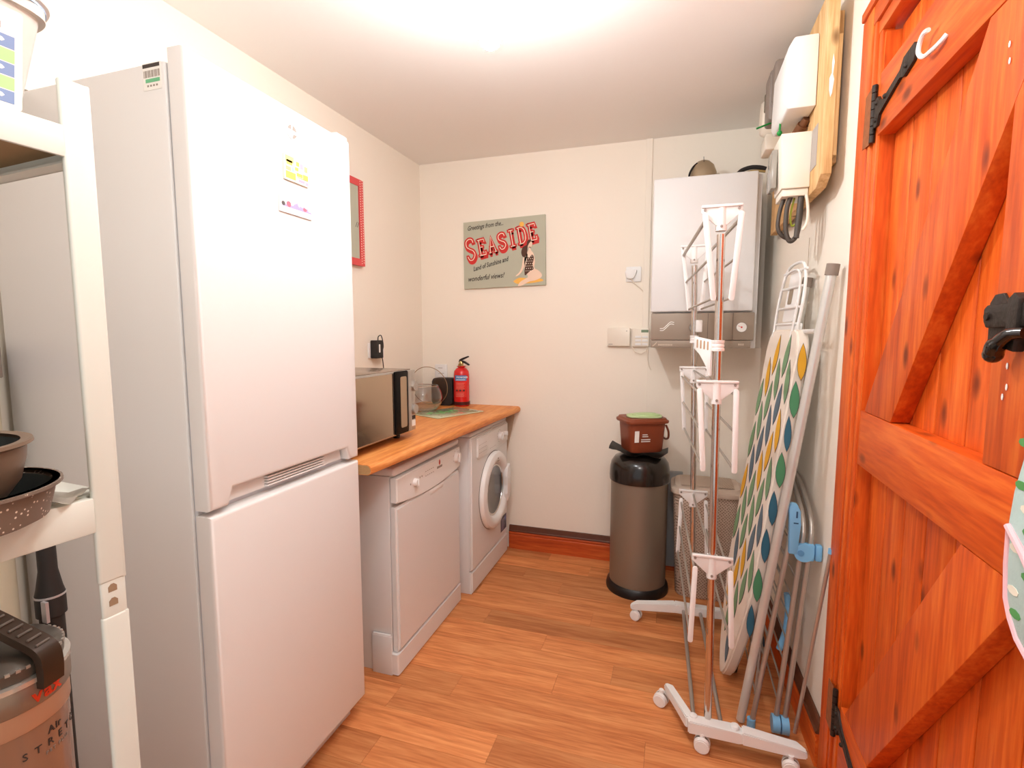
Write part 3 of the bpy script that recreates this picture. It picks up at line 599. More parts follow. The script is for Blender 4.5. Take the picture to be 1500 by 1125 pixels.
# ------------------------------------------------------------------ worktop
bm = NB(); F = fr((0, 0, 0), (1, 0, 0), (0, 0, 1))  # x, z ; extrude along -y
pr = [(-1.61, 0.892), (-0.998, 0.892), (-0.989, 0.897), (-0.985, 0.908), (-0.986, 0.918), (-0.993, 0.927), (-1.004, 0.930), (-1.61, 0.930)]
A = [bm.verts.new((x-(0.014 if x > -1.1 else 0), 1.506, z+0.006)) for x, z in pr]; B = [bm.verts.new((x+(0.058 if x > -1.1 else 0), 3.068, z+0.006)) for x, z in pr]; bm.faces.new(A); bm.faces.new(B[::-1])
for k in range(len(pr)): bm.faces.new((A[k], B[k], B[(k+1) % len(pr)], A[(k+1) % len(pr)]))
wt = thing('worktop', (-1.3, 2.3, 0.892), 'beech effect worktop running over the dishwasher and washing machine', 'worktop')
obj('slab', bm, m_work, wt, smooth=True)
bm = NB(); prism(bm, [(x*0.9995-0.0006, z) for x, z in [(-1.6, 0.900), (-1.013, 0.900), (-1.005, 0.905), (-1.002, 0.914), (-1.004, 0.923), (-1.010, 0.9305), (-1.019, 0.933), (-1.6, 0.933)]], 0, 0.0012, fr((0, 1.506, 0), (1, 0, 0), (0, 0, 1))); obj('raw_end', bm, m_chip, wt)
bm = NB(); prism(bm, [(-1.05, 0.896), (-1.05, 0.62), (-1.02, 0.62), (-0.96, 0.896)], 0, 0.014, fr((0, 3.066, 0), (1, 0, 0), (0, 0, 1))); obj('worktop_shadow', bm, mat('worktop_shadow_beige', (190, 166, 140), 0.7), wt)  # shadow under the worktop's far end, built as a beige wedge on the wall

# ------------------------------------------------------------------ dishwasher
dw = thing('dishwasher', (-1.3, 2.08, 0), 'white freestanding dishwasher between the fridge and washing machine', 'dishwasher')
DX = -1.035; DY0, DY1 = 1.725, 2.350
sbox('cabinet', m_bodygrey, dw, -1.59, DX-0.032, DY0, DY1, 0.0, 0.828, bev=0.003)
sbox('top_lid', m_white, dw, -1.59, DX-0.004, DY0-0.004, DY1+0.004, 0.829, 0.862, bev=0.012, seg=4)
DFx = fr((DX, 0, 0), (0, 1, 0), (0, 0, 1))
# front door with rounded long edges
bm = NB(); prism(bm, rect(DY0+0.003, DY1-0.003, 0.096, 0.702), -0.028, 0.0, DFx)
bmesh.ops.bevel(bm, geom=[e for e in bm.edges if all(abs(v.co.x-DX) < 1e-4 for v in e.verts)], offset=0.009, segments=3, affect='EDGES'); obj('door', bm, m_white, dw, smooth=True)
# control fascia with curved lower edge
pts = [(DY0+0.003, 0.822), (DY0+0.003, 0.722)]+[(DY0+0.003+(DY1-DY0-0.006)*t, 0.722-0.026*math.sin(PI*t)**0.9) for t in [k/16 for k in range(1, 16)]]+[(DY1-0.003, 0.722), (DY1-0.003, 0.822)]
bm = NB(); prism(bm, pts, -0.026, 0.004, DFx); bmesh.ops.bevel(bm, geom=[e for e in bm.edges if all(abs(v.co.x-DX-0.004) < 1e-4 for v in e.verts)], offset=0.004, segments=2, affect='EDGES'); fa = obj('control_fascia', bm, m_white2, dw, smooth=True)
bm = NB(); prism(bm, [(2.00, 0.690), (2.17, 0.693), (2.15, 0.668), (2.02, 0.664)], -0.01, 0.0012, DFx, bev=0.004); obj('door_grip', bm, m_white2, dw, smooth=True)
for (y, z, r) in ((1.872, 0.770, 0.017), (2.302, 0.778, 0.028)):
    bm = NB(); cyl(bm, (DX+0.004, y, z), (DX+0.020, y, z), r, r*0.88, seg=32); box(bm, DX+0.02, DX+0.026, y-r*0.22, y+r*0.22, z-r*0.85, z+r*0.85, bev=0.002); obj('knob', bm, m_white2, dw, smooth=True)
bm = NB()
for y in (1.836, 1.918, 1.936): prism(bm, ell(y, 0.770 if y < 1.9 else 0.778, 0.003, 0.004, 10), 0.004, 0.0046, DFx)
for k in range(5):
    for j in range(2): prism(bm, rect(1.968+0.018*k, 1.977+0.018*k, 0.768+0.02*j, 0.7705+0.02*j), 0.004, 0.0045, DFx)
for k in range(7):
    a = math.radians(200-40*k); prism(bm, rect(2.302+0.038*math.cos(a)-0.003, 2.302+0.038*math.cos(a)+0.003, 0.778+0.038*math.sin(a)-0.001, 0.778+0.038*math.sin(a)+0.001), 0.004, 0.0045, DFx)
obj('panel_marking', bm, m_grey, fa)['kind'] = 'stuff'
bm = NB(); prism(bm, ell(2.110, 0.798, 0.0075, 0.013, 20), 0.004, 0.0046, DFx, 0); prism(bm, ell(2.110, 0.798, 0.003, 0.008, 14), 0.0046, 0.005, DFx, 1); obj('logo', bm, [mat('logo_red', (224, 66, 34), 0.4), m_print], fa)
bm = NB()
for k in range(7): prism(bm, rect(2.083+0.0078*k, 2.0893+0.0078*k, 0.772, 0.7825), 0.004, 0.0045, DFx)
obj('worn_wordmark', bm, m_grey, fa)['kind'] = 'stuff'
# plinth wraps round the near corner
bm = NB(); prism(bm, rrect(-1.152, DX+0.002, DY0-0.012, DY1, 0.008, 4), 0.006, 0.0925, None); box(bm, -1.152, DX-0.034, DY0-0.012, DY0-0.002, 0.09, 0.172, bev=0.003)
obj('plinth', bm, m_white, dw, smooth=True)
bm = NB(); box(bm, -1.155, DX-0.028, DY0-0.0135, DY0-0.0025, 0.0, 0.165, bev=0.003, seg=2); obj('side_cover', bm, m_bodygrey, dw, smooth=True)
for x in (-1.12, -1.5):
    for y in (DY0+0.05, DY1-0.05): pass

# ------------------------------------------------------------------ washing machine
wmn = thing('washing_machine', (-1.3, 2.7, 0), 'white front loading washing machine beside the back wall', 'washing machine')
WX = -0.996; WY0, WY1 = 2.412, 3.010
WF = fr((WX, 0, 0), (0, 1, 0), (0, 0, 1))
sbox('cabinet', m_white, wmn, -1.58, WX-0.018, WY0+0.002, WY1-0.002, 0.0, 0.852, bev=0.006)
sbox('top_lid', m_white, wmn, -1.58, WX-0.006, WY0, WY1, 0.853, 0.876, bev=0.010, seg=4)
bm = NB(); prism(bm, rrect(WY0, WY1, 0.128, 0.8525, 0.01, 2), -0.0175, 0.0, WF)
bmesh.ops.bevel(bm, geom=[e for e in bm.edges if all(abs(v.co.x-WX) < 1e-4 for v in e.verts)], offset=0.008, segments=3, affect='EDGES'); obj('front_panel', bm, m_white, wmn, smooth=True)
bm = NB(); prism(bm, rect(WY0, WY1, 0.004, 0.124), -0.0175, 0.0, WF); bmesh.ops.bevel(bm, geom=[e for e in bm.edges if all(abs(v.co.x-WX) < 1e-4 for v in e.verts)], offset=0.006, segments=3, affect='EDGES'); obj('kick_plate', bm, m_white, wmn, smooth=True)
bm = NB(); prism(bm, [(2.484, 0.735), (2.50, 0.722), (2.60, 0.722), (2.72, 0.718), (2.86, 0.722), (2.998, 0.730), (2.998, 0.838), (2.484, 0.838)], 0.0, 0.006, WF, bev=0.002); cp = obj('control_panel', bm, m_white2, wmn, smooth=True)
bm = NB(); prism(bm, rrect(2.488, 2.64, 0.736, 0.832, 0.006, 3), 0.006, 0.009, WF, bev=0.001); obj('detergent_drawer', bm, m_white2, wmn, smooth=True)
for (y, z, r) in ((2.842, 0.786, 0.026), (2.925, 0.786, 0.015)):
    bm = NB(); cyl(bm, (WX+0.006, y, z), (WX+0.026, y, z), r, r*0.9, seg=32); box(bm, WX+0.026, WX+0.032, y-r*0.2, y+r*0.2, z-r*0.85, z+r*0.85, bev=0.002); obj('knob', bm, m_white2, wmn, smooth=True)
bm = NB()
for k in range(6):
    for j in range(3): prism(bm, rect(2.505+0.02*k, 2.517+0.02*k, 0.752+0.022*j, 0.7535+0.022*j), 0.009, 0.0094, WF)
for k in range(12):
    a = 2*PI*k/12; prism(bm, rect(2.842+0.036*math.cos(a)-0.003, 2.842+0.036*math.cos(a)+0.003, 0.786+0.036*math.sin(a)-0.001, 0.786+0.036*math.sin(a)+0.001), 0.006, 0.0065, WF)
for k in range(5): prism(bm, rect(2.68+0.022*k, 2.690+0.022*k, 0.742, 0.7435), 0.006, 0.0065, WF)
obj('panel_marking', bm, m_grey, cp)['kind'] = 'stuff'
cy_, cz_ = 2.742, 0.486
def ringm(name, prof, m, parent, mz=Matrix.Translation((WX, cy_, cz_)) @ Matrix.Rotation(PI/2, 4, 'Y')):
    bm = NB(); lathe(bm, prof, seg=64, mx=mz); return obj(name, bm, m, parent, smooth=True)
wdoor = ringm('porthole_ring', [(0.225, 0.0), (0.226, 0.012), (0.218, 0.026), (0.198, 0.034), (0.176, 0.032), (0.160, 0.022), (0.150, 0.006), (0.150, 0.0)], m_white2, wmn)
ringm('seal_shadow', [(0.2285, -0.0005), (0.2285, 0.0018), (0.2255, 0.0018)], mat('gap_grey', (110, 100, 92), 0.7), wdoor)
ringm('porthole_glass', [(0.150, 0.006), (0.146, 0.010), (0.120, 0.004), (0.09, 0.001), (0, 0.0005)], m_darkglass, wdoor)
ringm('glass_rim', [(0.151, 0.008), (0.148, 0.012), (0.139, 0.010), (0.137, 0.004)], m_chrome, wdoor)
bm = NB(); prism(bm, [(2.888, 0.58), (2.935, 0.60), (2.952, 0.54), (2.955, 0.46), (2.938, 0.39), (2.892, 0.37), (2.872, 0.42), (2.886, 0.47), (2.872, 0.53)], 0.020, 0.044, WF, bev=0.006); obj('door_handle', bm, m_white2, wdoor, smooth=True)
bm = NB(); prism(bm, rect(2.735, 2.749, 0.668, 0.678), 0.0325, 0.0335, WF); prism(bm, rect(2.726, 2.758, 0.656, 0.661), 0.0335, 0.0345, WF); obj('faint_mark', bm, m_grey, wdoor)
bm = NB(); prism(bm, rect(2.878, 2.985, 0.168, 0.262), 0, 0.0006, WF, 0)
for k in range(6): prism(bm, rect(2.890, 2.935+0.008*(k % 3), 0.178+0.012*k, 0.183+0.012*k), 0.0006, 0.0009, WF, 1)
prism(bm, ell(2.962, 0.235, 0.012, 0.014, 16), 0.0006, 0.0009, WF, 2); obj('energy_sticker', bm, [mat('sticker_navy', (58, 56, 78), 0.4), mat('sticker_lilac', (176, 166, 190), 0.5), mat('sticker_blue', (110, 120, 190), 0.5)], wmn)

# ------------------------------------------------------------------ things on the worktop
TZ = 0.9365
mw = thing('microwave', (-1.3, 1.75, TZ), 'mirror-fronted black and silver microwave on the near end of the worktop', 'microwave')
sbox('casing', mat('microwave_case', (150, 132, 112), 0.25, 0.6), mw, -1.50, -1.125, 1.512, 2.020, TZ+0.022, 1.232, bev=0.003)
MF = fr((-1.098, 0, 0), (0, 1, 0), (0, 0, 1))
bm = NB(); prism(bm, rrect(1.514, 1.968, TZ+0.034, 1.236, 0.004, 2), -0.022, 0.0, MF, bev=0.002); mdr = obj('door', bm, m_steel, mw, smooth=True)
bm = NB(); prism(bm, rect(1.520, 1.826, TZ+0.040, 1.230), 0.0, 0.002, MF); obj('mirror_window', bm, m_mirror, mdr)
bm = NB(); prism(bm, rrect(1.828, 1.936, TZ+0.036, 1.238, 0.010, 4), 0.0, 0.010, MF, bev=0.004); hf = obj('handle_frame', bm, mat('satin_black', (14, 12, 11), 0.5, spec=0.15), mdr, smooth=True)
bm = NB(); prism(bm, rrect(1.868, 1.918, TZ+0.062, 1.214, 0.008, 3), 0.010, 0.0115, MF); obj('handle_inlay', bm, mat('inlay_beige', (184, 160, 132), 0.3, 0.6), hf)
bm = NB(); prism(bm, rrect(1.938, 1.966, TZ+0.034, 1.236, 0.004, 2), 0.0, 0.008, MF, bev=0.002); obj('handle_edge', bm, m_steel, mdr, smooth=True)
bm = NB(); prism(bm, rect(1.970, 2.020, TZ+0.03, 1.234), -0.026, -0.004, MF, bev=0.002); pn = obj('control_panel', bm, m_steel, mw, smooth=True)
for z in (1.165, 1.062):
    bm = NB(); cyl(bm, (-1.102, 1.994, z), (-1.084, 1.994, z), 0.023, 0.020, seg=28); obj('knob', bm, m_steel, mw, smooth=True)
bm = NB(); prism(bm, rect(1.974, 2.016, 0.985, 1.012), -0.004, -0.0032, MF); obj('rating_label', bm, m_paper, pn)
bm = NB(); prism(bm, rect(1.974, 2.016, 1.016, 1.032), -0.004, -0.0032, MF); obj('rating_label', bm, m_print, pn)
for x in (-1.16, -1.46):
    for y in (1.56, 1.95): bm = NB(); cyl(bm, (x, y, TZ), (x, y, TZ+0.023), 0.014, 0.017, seg=14); obj('foot', bm, m_black, mw, smooth=True)
bm = NB(); box(bm, -1.50, -1.125, 1.51, 2.022, 1.2325, 1.238, bev=0.002); obj('top_sheet', bm, mat('microwave_top', (150, 132, 114), 0.22, 0.7), mw, smooth=True)
# glass bowl and its lid
gb = thing('glass_bowl', (-1.425, 2.70, TZ), 'clear round glass bowl standing behind the microwave', 'bowl')
prof = [(0, 0.0), (0.055, 0.0), (0.085, 0.012), (0.112, 0.045), (0.120, 0.080), (0.114, 0.115), (0.100, 0.142), (0.094, 0.150)]
bm = NB(); lathe(bm, prof+[(max(r-0.0045, 0), z+(0.003 if i < 3 else 0)) for i, (r, z) in enumerate(prof)][::-1], seg=56); obj('glass', bm, m_glass, gb, local=True, smooth=True)
bm = NB(); tube(bm, [(0.0915*math.cos(2*PI*k/48), 0.0915*math.sin(2*PI*k/48), 0.1505) for k in range(48)], 0.0028, 8, close=True); obj('rim', bm, m_glass, gb, local=True, smooth=True)
gl = thing('glass_disc_plate', (-1.46, 2.87, TZ), 'thin round glass disc propped up behind the glass bowl', 'glass disc')
F = Matrix.Translation((-1.475, 2.885, TZ+0.129)) @ Matrix.Rotation(math.radians(-78), 4, 'X')
bm = NB(); lathe(bm, [(0, 0.0), (0.124, 0.0), (0.124, 0.003), (0, 0.003)], seg=64, mx=F); obj('glass_disc', bm, m_glass, gl, smooth=True)
bm = NB(); tube(bm, [F @ V((0.1255*math.cos(2*PI*k/64), 0.1255*math.sin(2*PI*k/64), 0.0015)) for k in range(64)], 0.0022, 8, close=True); obj('lid_rim', bm, mat('rim_gold', (170, 140, 110), 0.3, 0.8), gl, smooth=True)
# dark rounded box behind the bowl
sp = thing('smart_speaker', (-1.39, 2.985, TZ), 'matte black rounded box standing against the back wall beside the extinguisher', 'speaker')
bm = NB(); prism(bm, rrect(-1.485, -1.345, TZ+0.001, TZ+0.176, 0.022, 6), 0, 0.075, fr((0, 3.02, 0), (1, 0, 0), (0, 0, 1)), bev=0.006); obj('body', bm, m_blackm, sp, smooth=True)
bm = NB(); prism(bm, rrect(-1.474, -1.356, TZ+0.012, TZ+0.165, 0.016, 6), 0.0752, 0.0765, fr((0, 3.02, 0), (1, 0, 0), (0, 0, 1))); obj('front_grille', bm, mat('grille_cloth', (46, 40, 36), 0.9, bump=0.5, bscale=600), sp)
# fire extinguisher
fe = thing('fire_extinguisher', (-1.292, 2.975, TZ), 'small red fire extinguisher standing at the back of the worktop', 'fire extinguisher')
bm = NB(); lathe(bm, [(0, 0.0), (0.045, 0.0), (0.050, 0.006), (0.050, 0.200), (0.046, 0.222), (0.034, 0.238), (0.020, 0.246), (0.018, 0.252), (0, 0.252)], seg=40); cb = obj('cylinder', bm, m_red, fe, local=True, smooth=True)
bm = NB(); lathe(bm, [(0.0505, 0.010), (0.0535, 0.010), (0.0535, 0.030), (0.0505, 0.030)], seg=40); obj('base_ring', bm, mat('dark_red_ring', (70, 14, 14), 0.4), fe, local=True, smooth=True)
bm = NB(); tube(bm, [(0.024*math.cos(2*PI*k/24), 0.024*math.sin(2*PI*k/24), 0.252) for k in range(24)], 0.004, 8, close=True); obj('neck_ring', bm, m_red, fe, local=True, smooth=True)
bm = NB(); lathe(bm, [(0.014, 0.246), (0.014, 0.278), (0.010, 0.286), (0, 0.286)], seg=20); cyl(bm, (0, 0, 0.266), (0.0, -0.030, 0.262), 0.009, seg=14); obj('valve', bm, mat('brass', (206, 180, 120), 0.3, 0.9), fe, local=True, smooth=True)
bm = NB(); prism(bm, [(-0.016, 0.280), (-0.010, 0.296), (0.010, 0.305), (0.054, 0.319), (0.056, 0.312), (0.012, 0.293)], -0.008, 0.008, fr((0, 0, 0), (1, -0.2, 0), (0, 0, 1)), bev=0.001); obj('lever', bm, m_black, fe, local=True, smooth=True)
bm = NB(); prism(bm, [(-0.004, 0.286), (0.012, 0.290), (0.030, 0.284), (0.060, 0.266), (0.058, 0.259), (0.028, 0.274), (0.0, 0.276)], -0.008, 0.008, fr((0, 0, 0), (1, -0.2, 0), (0, 0, 1)), bev=0.001); obj('carry_lever', bm, m_black, fe, local=True, smooth=True)
def wrap_rect(bm, R, a0, a1, z0, z1, mi=0, n=8):
    A = []
    for k in range(n+1):
        a = math.radians(a0+(a1-a0)*k/n); A.append([bm.verts.new((R*math.cos(a), R*math.sin(a), z)) for z in (z0, z1)])
    for p, q in zip(A, A[1:]): bm.faces.new((p[0], q[0], q[1], p[1])).material_index = mi
bm = NB(); wrap_rect(bm, 0.0503, -118, -28, 0.164, 0.198, 0); wrap_rect(bm, 0.0503, -118, -30, 0.060, 0.160, 3)
for k in range(5): wrap_rect(bm, 0.0506, -108, -44-6*(k % 2), 0.146-0.009*k+0.002, 0.1475-0.009*k+0.002, 1, 6)
for a in (-102, -76, -50): wrap_rect(bm, 0.0506, a-7, a+7, 0.098, 0.108, 2, 4)
for k in range(4): wrap_rect(bm, 0.0506, -108, -46-6*(k % 2), 0.086-0.007*k, 0.0873-0.007*k, 1, 6)
obj('instruction_label', bm, [mat('label_blue_band', (70, 130, 190), 0.5), mat('label_faint', (250, 180, 160), 0.5), m_print, mat('label_red', (222, 44, 34), 0.5)], cb, local=True)
B = wrap_text('POWDER', 0.016, 0.180, math.radians(-104), 0.0505, m_paper, bold=0.0005); obj('lettering', B, m_paper, cb, local=True)
bm = NB(); wrap_rect(bm, 0.0506, -108, -38, 0.1685, 0.1725, 0); obj('label_line', bm, m_paper, cb, local=True)
# glass chopping board
gm = thing('chopping_board', (-1.26, 2.68, TZ), 'pale green glass chopping board with leafy print lying on the worktop', 'chopping board')
def quadF(c, du): return fr(c, du, (-du[1], du[0], 0))
GF = Matrix.Translation((-1.275, 2.655, TZ+0.001)) @ Matrix.Rotation(math.radians(-24), 4, 'Z')
bm = NB(); prism(bm, rrect(-0.105, 0.145, -0.155, 0.20, 0.014, 4), 0.0, 0.004, GF, bev=0.001); obj('glass_plate', bm, mat('board_green', (202, 208, 170), 0.2, coat=0.5), gm, smooth=True)
bm = NB(); random.seed(3)
for k in range(16): prism(bm, ell(random.gauss(0.0, 0.03), random.gauss(0.03, 0.055), 0.020, 0.010, 9, k), 0.004, 0.0042+0.00002*k, GF, 0)
for k in range(5): prism(bm, ell(-0.07+0.045*k, -0.10+0.02*(k % 2), 0.008, 0.005, 8, k), 0.004, 0.0043, GF, 1)
for k in range(5): stroke(bm, [(0.05+0.012*k, 0.10), (0.07+0.014*k, 0.14), (0.075+0.012*k, 0.17)], 0.004, 0.004, 0.0043, GF, 2)
for k in range(4): stroke(bm, [(-0.08+0.03*k, -0.13), (-0.05+0.03*k, -0.125), (-0.03+0.03*k, -0.13)], 0.003, 0.004, 0.0043, GF, 2)
prism(bm, ell(0.09, 0.06, 0.02, 0.012, 9), 0.004, 0.0043, GF, 3); prism(bm, ell(-0.05, 0.15, 0.02, 0.012, 9), 0.004, 0.0043, GF, 3)
obj('botanical_print', bm, [mat('print_green', (96, 170, 90), 0.4), m_hair, mat('print_olive', (120, 110, 70), 0.5), mat('print_rust', (196, 110, 80), 0.5)], gm)

# ------------------------------------------------------------------ pendant bulb
pb = thing('pendant_light', (-0.518, 1.415, 2.185), 'bare glowing bulb in a white lampholder hanging under the ceiling', 'ceiling light')
m_bulb = mat('lit_bulb', (0.96, 1.0, 1.04, 1), 0.3, emit=BULB_STRENGTH)
bm = NB(); lathe(bm, [(0, 0.0), (0.016, 0.003), (0.027, 0.013), (0.032, 0.030), (0.029, 0.048), (0.018, 0.068), (0.015, 0.080), (0, 0.080)], seg=32); obj('bulb', bm, m_bulb, pb, local=True, smooth=True)
bm = NB(); lathe(bm, [(0, 0.0805), (0.019, 0.0805), (0.024, 0.090), (0.022, 0.120), (0.012, 0.138), (0, 0.138)], seg=32); obj('lampholder', bm, m_white2, pb, local=True, smooth=True)
bm = NB(); cyl(bm, (0, 0, 0.136), (0, 0, 0.278), 0.0035, seg=8); obj('flex', bm, m_white2, pb, local=True)
bm = NB(); lathe(bm, [(0, 0.270), (0.03, 0.273), (0.042, 0.287), (0.044, 0.2965), (0, 0.2965)], seg=36); obj('ceiling_rose', bm, m_white2, pb, local=True, smooth=True)

# ------------------------------------------------------------------ picture canvas on the back wall
PC = thing('seaside_picture', (-1.03, 3.06, 1.68), 'pale sage wall canvas with seaside greeting and swimsuit woman on the back wall', 'picture')
PF = fr((-1.300, 3.052, 1.680), (0.538, 0.0, 0.006), (-0.012, 0, 1))   # u 0..0.537, v 0..0.415
bm = NB(); prism(bm, [(0, 0), (0.537, 0.006), (0.535, 0.424), (0.003, 0.414)], -0.016, 0.0, PF); obj('canvas', bm, m_canvas, PC)
def zt(z): return PF @ Matrix.Translation((0, 0, z))
def ptext(s, size, u, v, ang, **k):
    return text(s, size, PF @ Matrix.Translation((u, v, 0.0006)) @ Matrix.Rotation(math.radians(ang), 4, 'Z'), m_print, PC, **k)
ptext('Greetings from the...', 0.040, 0.028, 0.362, 4.5, shear=0.45, xs=0.72, bold=0.0004)
ptext('Land of Sunshine and', 0.040, 0.066, 0.108, 13, shear=0.45, xs=0.70, bold=0.0006)
ptext('wonderful views!', 0.044, 0.026, 0.045, 4, shear=0.45, xs=0.80, bold=0.0005)
LET = {'S': [[(0.88, 0.80), (0.80, 0.95), (0.50, 1.0), (0.16, 0.90), (0.12, 0.68), (0.40, 0.54), (0.75, 0.42), (0.88, 0.22), (0.60, 0.02), (0.25, 0.02), (0.08, 0.20)]],
       'E': [[(0.25, 0), (0.25, 1)], [(0.06, 1), (0.90, 1), (0.90, 0.82)], [(0.06, 0), (0.92, 0), (0.92, 0.20)], [(0.25, 0.52), (0.64, 0.52)]],
       'A': [[(0.12, 0), (0.50, 1), (0.88, 0)], [(0.0, 0), (0.28, 0)], [(0.70, 0), (1.0, 0)], [(0.26, 0.36), (0.72, 0.36)]],
       'I': [[(0.5, 0), (0.5, 1)], [(0.18, 0), (0.82, 0)], [(0.18, 1), (0.82, 1)]],
       'D': [[(0.22, 0), (0.22, 1)], [(0.04, 1), (0.55, 1), (0.90, 0.78), (0.92, 0.25), (0.55, 0), (0.04, 0)]]}
u0 = 0.030; base = 0.185; xx = 0.0
for k, ch in enumerate('SEASIDE'):
    hgt = 0.132 if k == 0 else 0.096; wd_ = 0.062 if k == 0 else (0.052 if ch != 'I' else 0.044)
    F = PF @ Matrix.Translation((u0+xx, base-0.012*(k == 0)+xx*0.215, 0)) @ Matrix.Rotation(math.radians(10), 4, 'Z')
    bmr = NB(); bmc = NB()
    for st in LET[ch]:
        q = [(a*wd_, b*hgt) for a, b in st]; n = 5 if ch == 'S' else (3 if ch == 'D' and len(st) > 3 else 1)
        for off in (0.0, 0.35, 0.7, 1.0):
            stroke(bmr, [(a+0.004*off, b-0.015*off) for a, b in q], 0.0235, 0.0002, 0.0006+0.00005*off, F, n=n)
        stroke(bmc, q, 0.0045, 0.0006, 0.0012, F, n=n)
        # square stroke ends
        for e_ in (q[0], q[-1]): prism(bmr, rect(e_[0]-0.0095, e_[0]+0.0095, e_[1]-0.0095, e_[1]+0.0095), 0.0002, 0.00062, F)
    lt = obj('letter', bmr, m_redtext, PC); obj('inline', bmc, m_cream_ink, lt)
    xx += wd_+0.0155
# woman on the beach, sun
def fig(name, polys, m, z): 
    bm = NB()
    for p_ in polys: prism(bm, p_, z-0.0012, z, PF)
    return obj(name, bm, m, PC)
def sp_(pts, n=4): return [(p.x, p.y) for p in smooth_path([(a, b, 0) for a, b in pts], n)]
fig('printed_sun', [ell(0.388, 0.376, 0.015, 0.015, 18)], m_orange_ink, 0.0016)
fig('printed_sand', [sp_([(0.33, 0.035), (0.37, 0.055), (0.42, 0.05), (0.50, 0.045), (0.52, 0.03), (0.45, 0.02), (0.36, 0.018), (0.33, 0.035)])], m_orange_ink, 0.0014)
fig('printed_body', [sp_([(0.428, 0.215), (0.440, 0.240), (0.448, 0.215), (0.462, 0.195), (0.470, 0.150), (0.466, 0.110), (0.490, 0.095), (0.512, 0.072), (0.508, 0.050), (0.470, 0.035), (0.430, 0.028), (0.390, 0.008), (0.360, 0.004), (0.375, 0.028), (0.405, 0.045), (0.425, 0.060), (0.405, 0.10), (0.402, 0.14), (0.408, 0.19), (0.428, 0.215)], 3),
    sp_([(0.415, 0.205), (0.396, 0.180), (0.388, 0.130), (0.372, 0.090), (0.345, 0.066), (0.368, 0.072), (0.390, 0.095), (0.404, 0.130), (0.418, 0.165), (0.425, 0.190), (0.415, 0.205)], 3), ell(0.438, 0.252, 0.017, 0.021, 18)], m_skin, 0.0020)
fig('printed_swimsuit', [sp_([(0.420, 0.185), (0.434, 0.172), (0.452, 0.190), (0.464, 0.172), (0.456, 0.130), (0.462, 0.104), (0.440, 0.092), (0.418, 0.075), (0.406, 0.068), (0.404, 0.100), (0.410, 0.130), (0.420, 0.160), (0.420, 0.185)], 3)], m_hair, 0.0026)
bm = NB(); random.seed(5)
for i in range(4):
    for j in range(7): prism(bm, ell(0.414+0.0125*i+0.003*(j % 2), 0.094+0.0145*j, 0.0026, 0.0026, 7), 0.0024, 0.0029, PF)
obj('swimsuit_dots', bm, m_cream_ink, PC)
fig('printed_hair', [sp_([(0.440, 0.282), (0.422, 0.272), (0.418, 0.250), (0.396, 0.240), (0.384, 0.210), (0.392, 0.182), (0.410, 0.180), (0.422, 0.205), (0.424, 0.235), (0.434, 0.258), (0.448, 0.272), (0.440, 0.282)], 3)], m_hair, 0.0027)
# red-framed notice board on the left wall, mostly behind the fridge
nb = thing('notice_board', (-1.615, 2.1, 1.75), 'wall board with red patterned border half hidden behind the fridge', 'notice board')
NF = fr((-1.623, 2.396, 1.752), (-0.0235, -1, 0), (0, 0, 1)); NF = fr((-1.6245, 1.98, 1.752), (0.0235, 1, 0), (0, 0, 1))
bm = NB(); prism(bm, rect(0.03, 0.38, 0.03, 0.412), 0.0, 0.016, NF); obj('board_face', bm, m_canvas, nb)
bm = NB()
for q in (rect(0, 0.42, 0, 0.035), rect(0, 0.42, 0.407, 0.442), rect(0, 0.035, 0.035, 0.407), rect(0.385, 0.42, 0.035, 0.407)): prism(bm, q, 0.0, 0.020, NF, 0)
for k in range(34):
    for j in range(2): prism(bm, ell(0.394+0.017*j, 0.012+0.0128*k+0.006*j, 0.0032, 0.0032, 6), 0.020, 0.0204, NF, 1)
obj('red_border', bm, [mat('border_red', (222, 84, 84), 0.6), m_cream_ink], nb)
bm = NB()
for k in range(2): stroke(bm, [(0.352+0.014*k, 0.195), (0.362+0.014*k, 0.215), (0.366+0.014*k, 0.222)], 0.003, 0.016, 0.0166, NF, n=2)
obj('pen_mark', bm, m_print, nb)

# ------------------------------------------------------------------ sockets and controls
def plate(F, w, h, name, label, cat, gang=2):
    t = thing(name, F @ V((0, 0, 0)), label, cat); bm = NB(); prism(bm, rrect(-w/2, w/2, -h/2, h/2, 0.006, 3), 0, 0.010, F, bev=0.002); obj('face_plate', bm, m_white2, t, smooth=True); return t
F = fr((-1.6215, 2.515, 1.300), (0.0235, 1, 0), (0, 0, 1)); so = plate(F, 0.146, 0.086, 'double_socket', 'white double wall socket with a black charger plugged in beside the fridge', 'socket')
bm = NB(); prism(bm, rrect(-0.062, 0.004, -0.042, 0.058, 0.006, 3), 0.0105, 0.052, F, bev=0.004); ad = thing('charger_plug', F @ V((-0.03, 0, 0.02)), 'black charger plugged into the wall socket above the microwave', 'charger'); obj('charger_body', bm, m_blackm, ad, smooth=True)
bm = NB(); prism(bm, rrect(-0.040, -0.026, -0.010, 0.036, 0.003, 2), 0.052, 0.0525, F); obj('charger_label', bm, m_paper, ad)
bm = NB(); tube(bm, [F @ V(p) for p in smooth_path([(-0.015, 0.058, 0.03), (-0.010, 0.078, 0.03), (0.015, 0.085, 0.03), (0.030, 0.060, 0.03), (0.036, 0.02, 0.03), (0.020, -0.02, 0.03), (0.030, -0.07, 0.03), (0.036, -0.13, 0.03), (0.03, -0.20, 0.03), (0.03, -0.33, 0.03)], 5)], 0.0028, 8); obj('charger_cable', bm, m_black, ad, smooth=True)
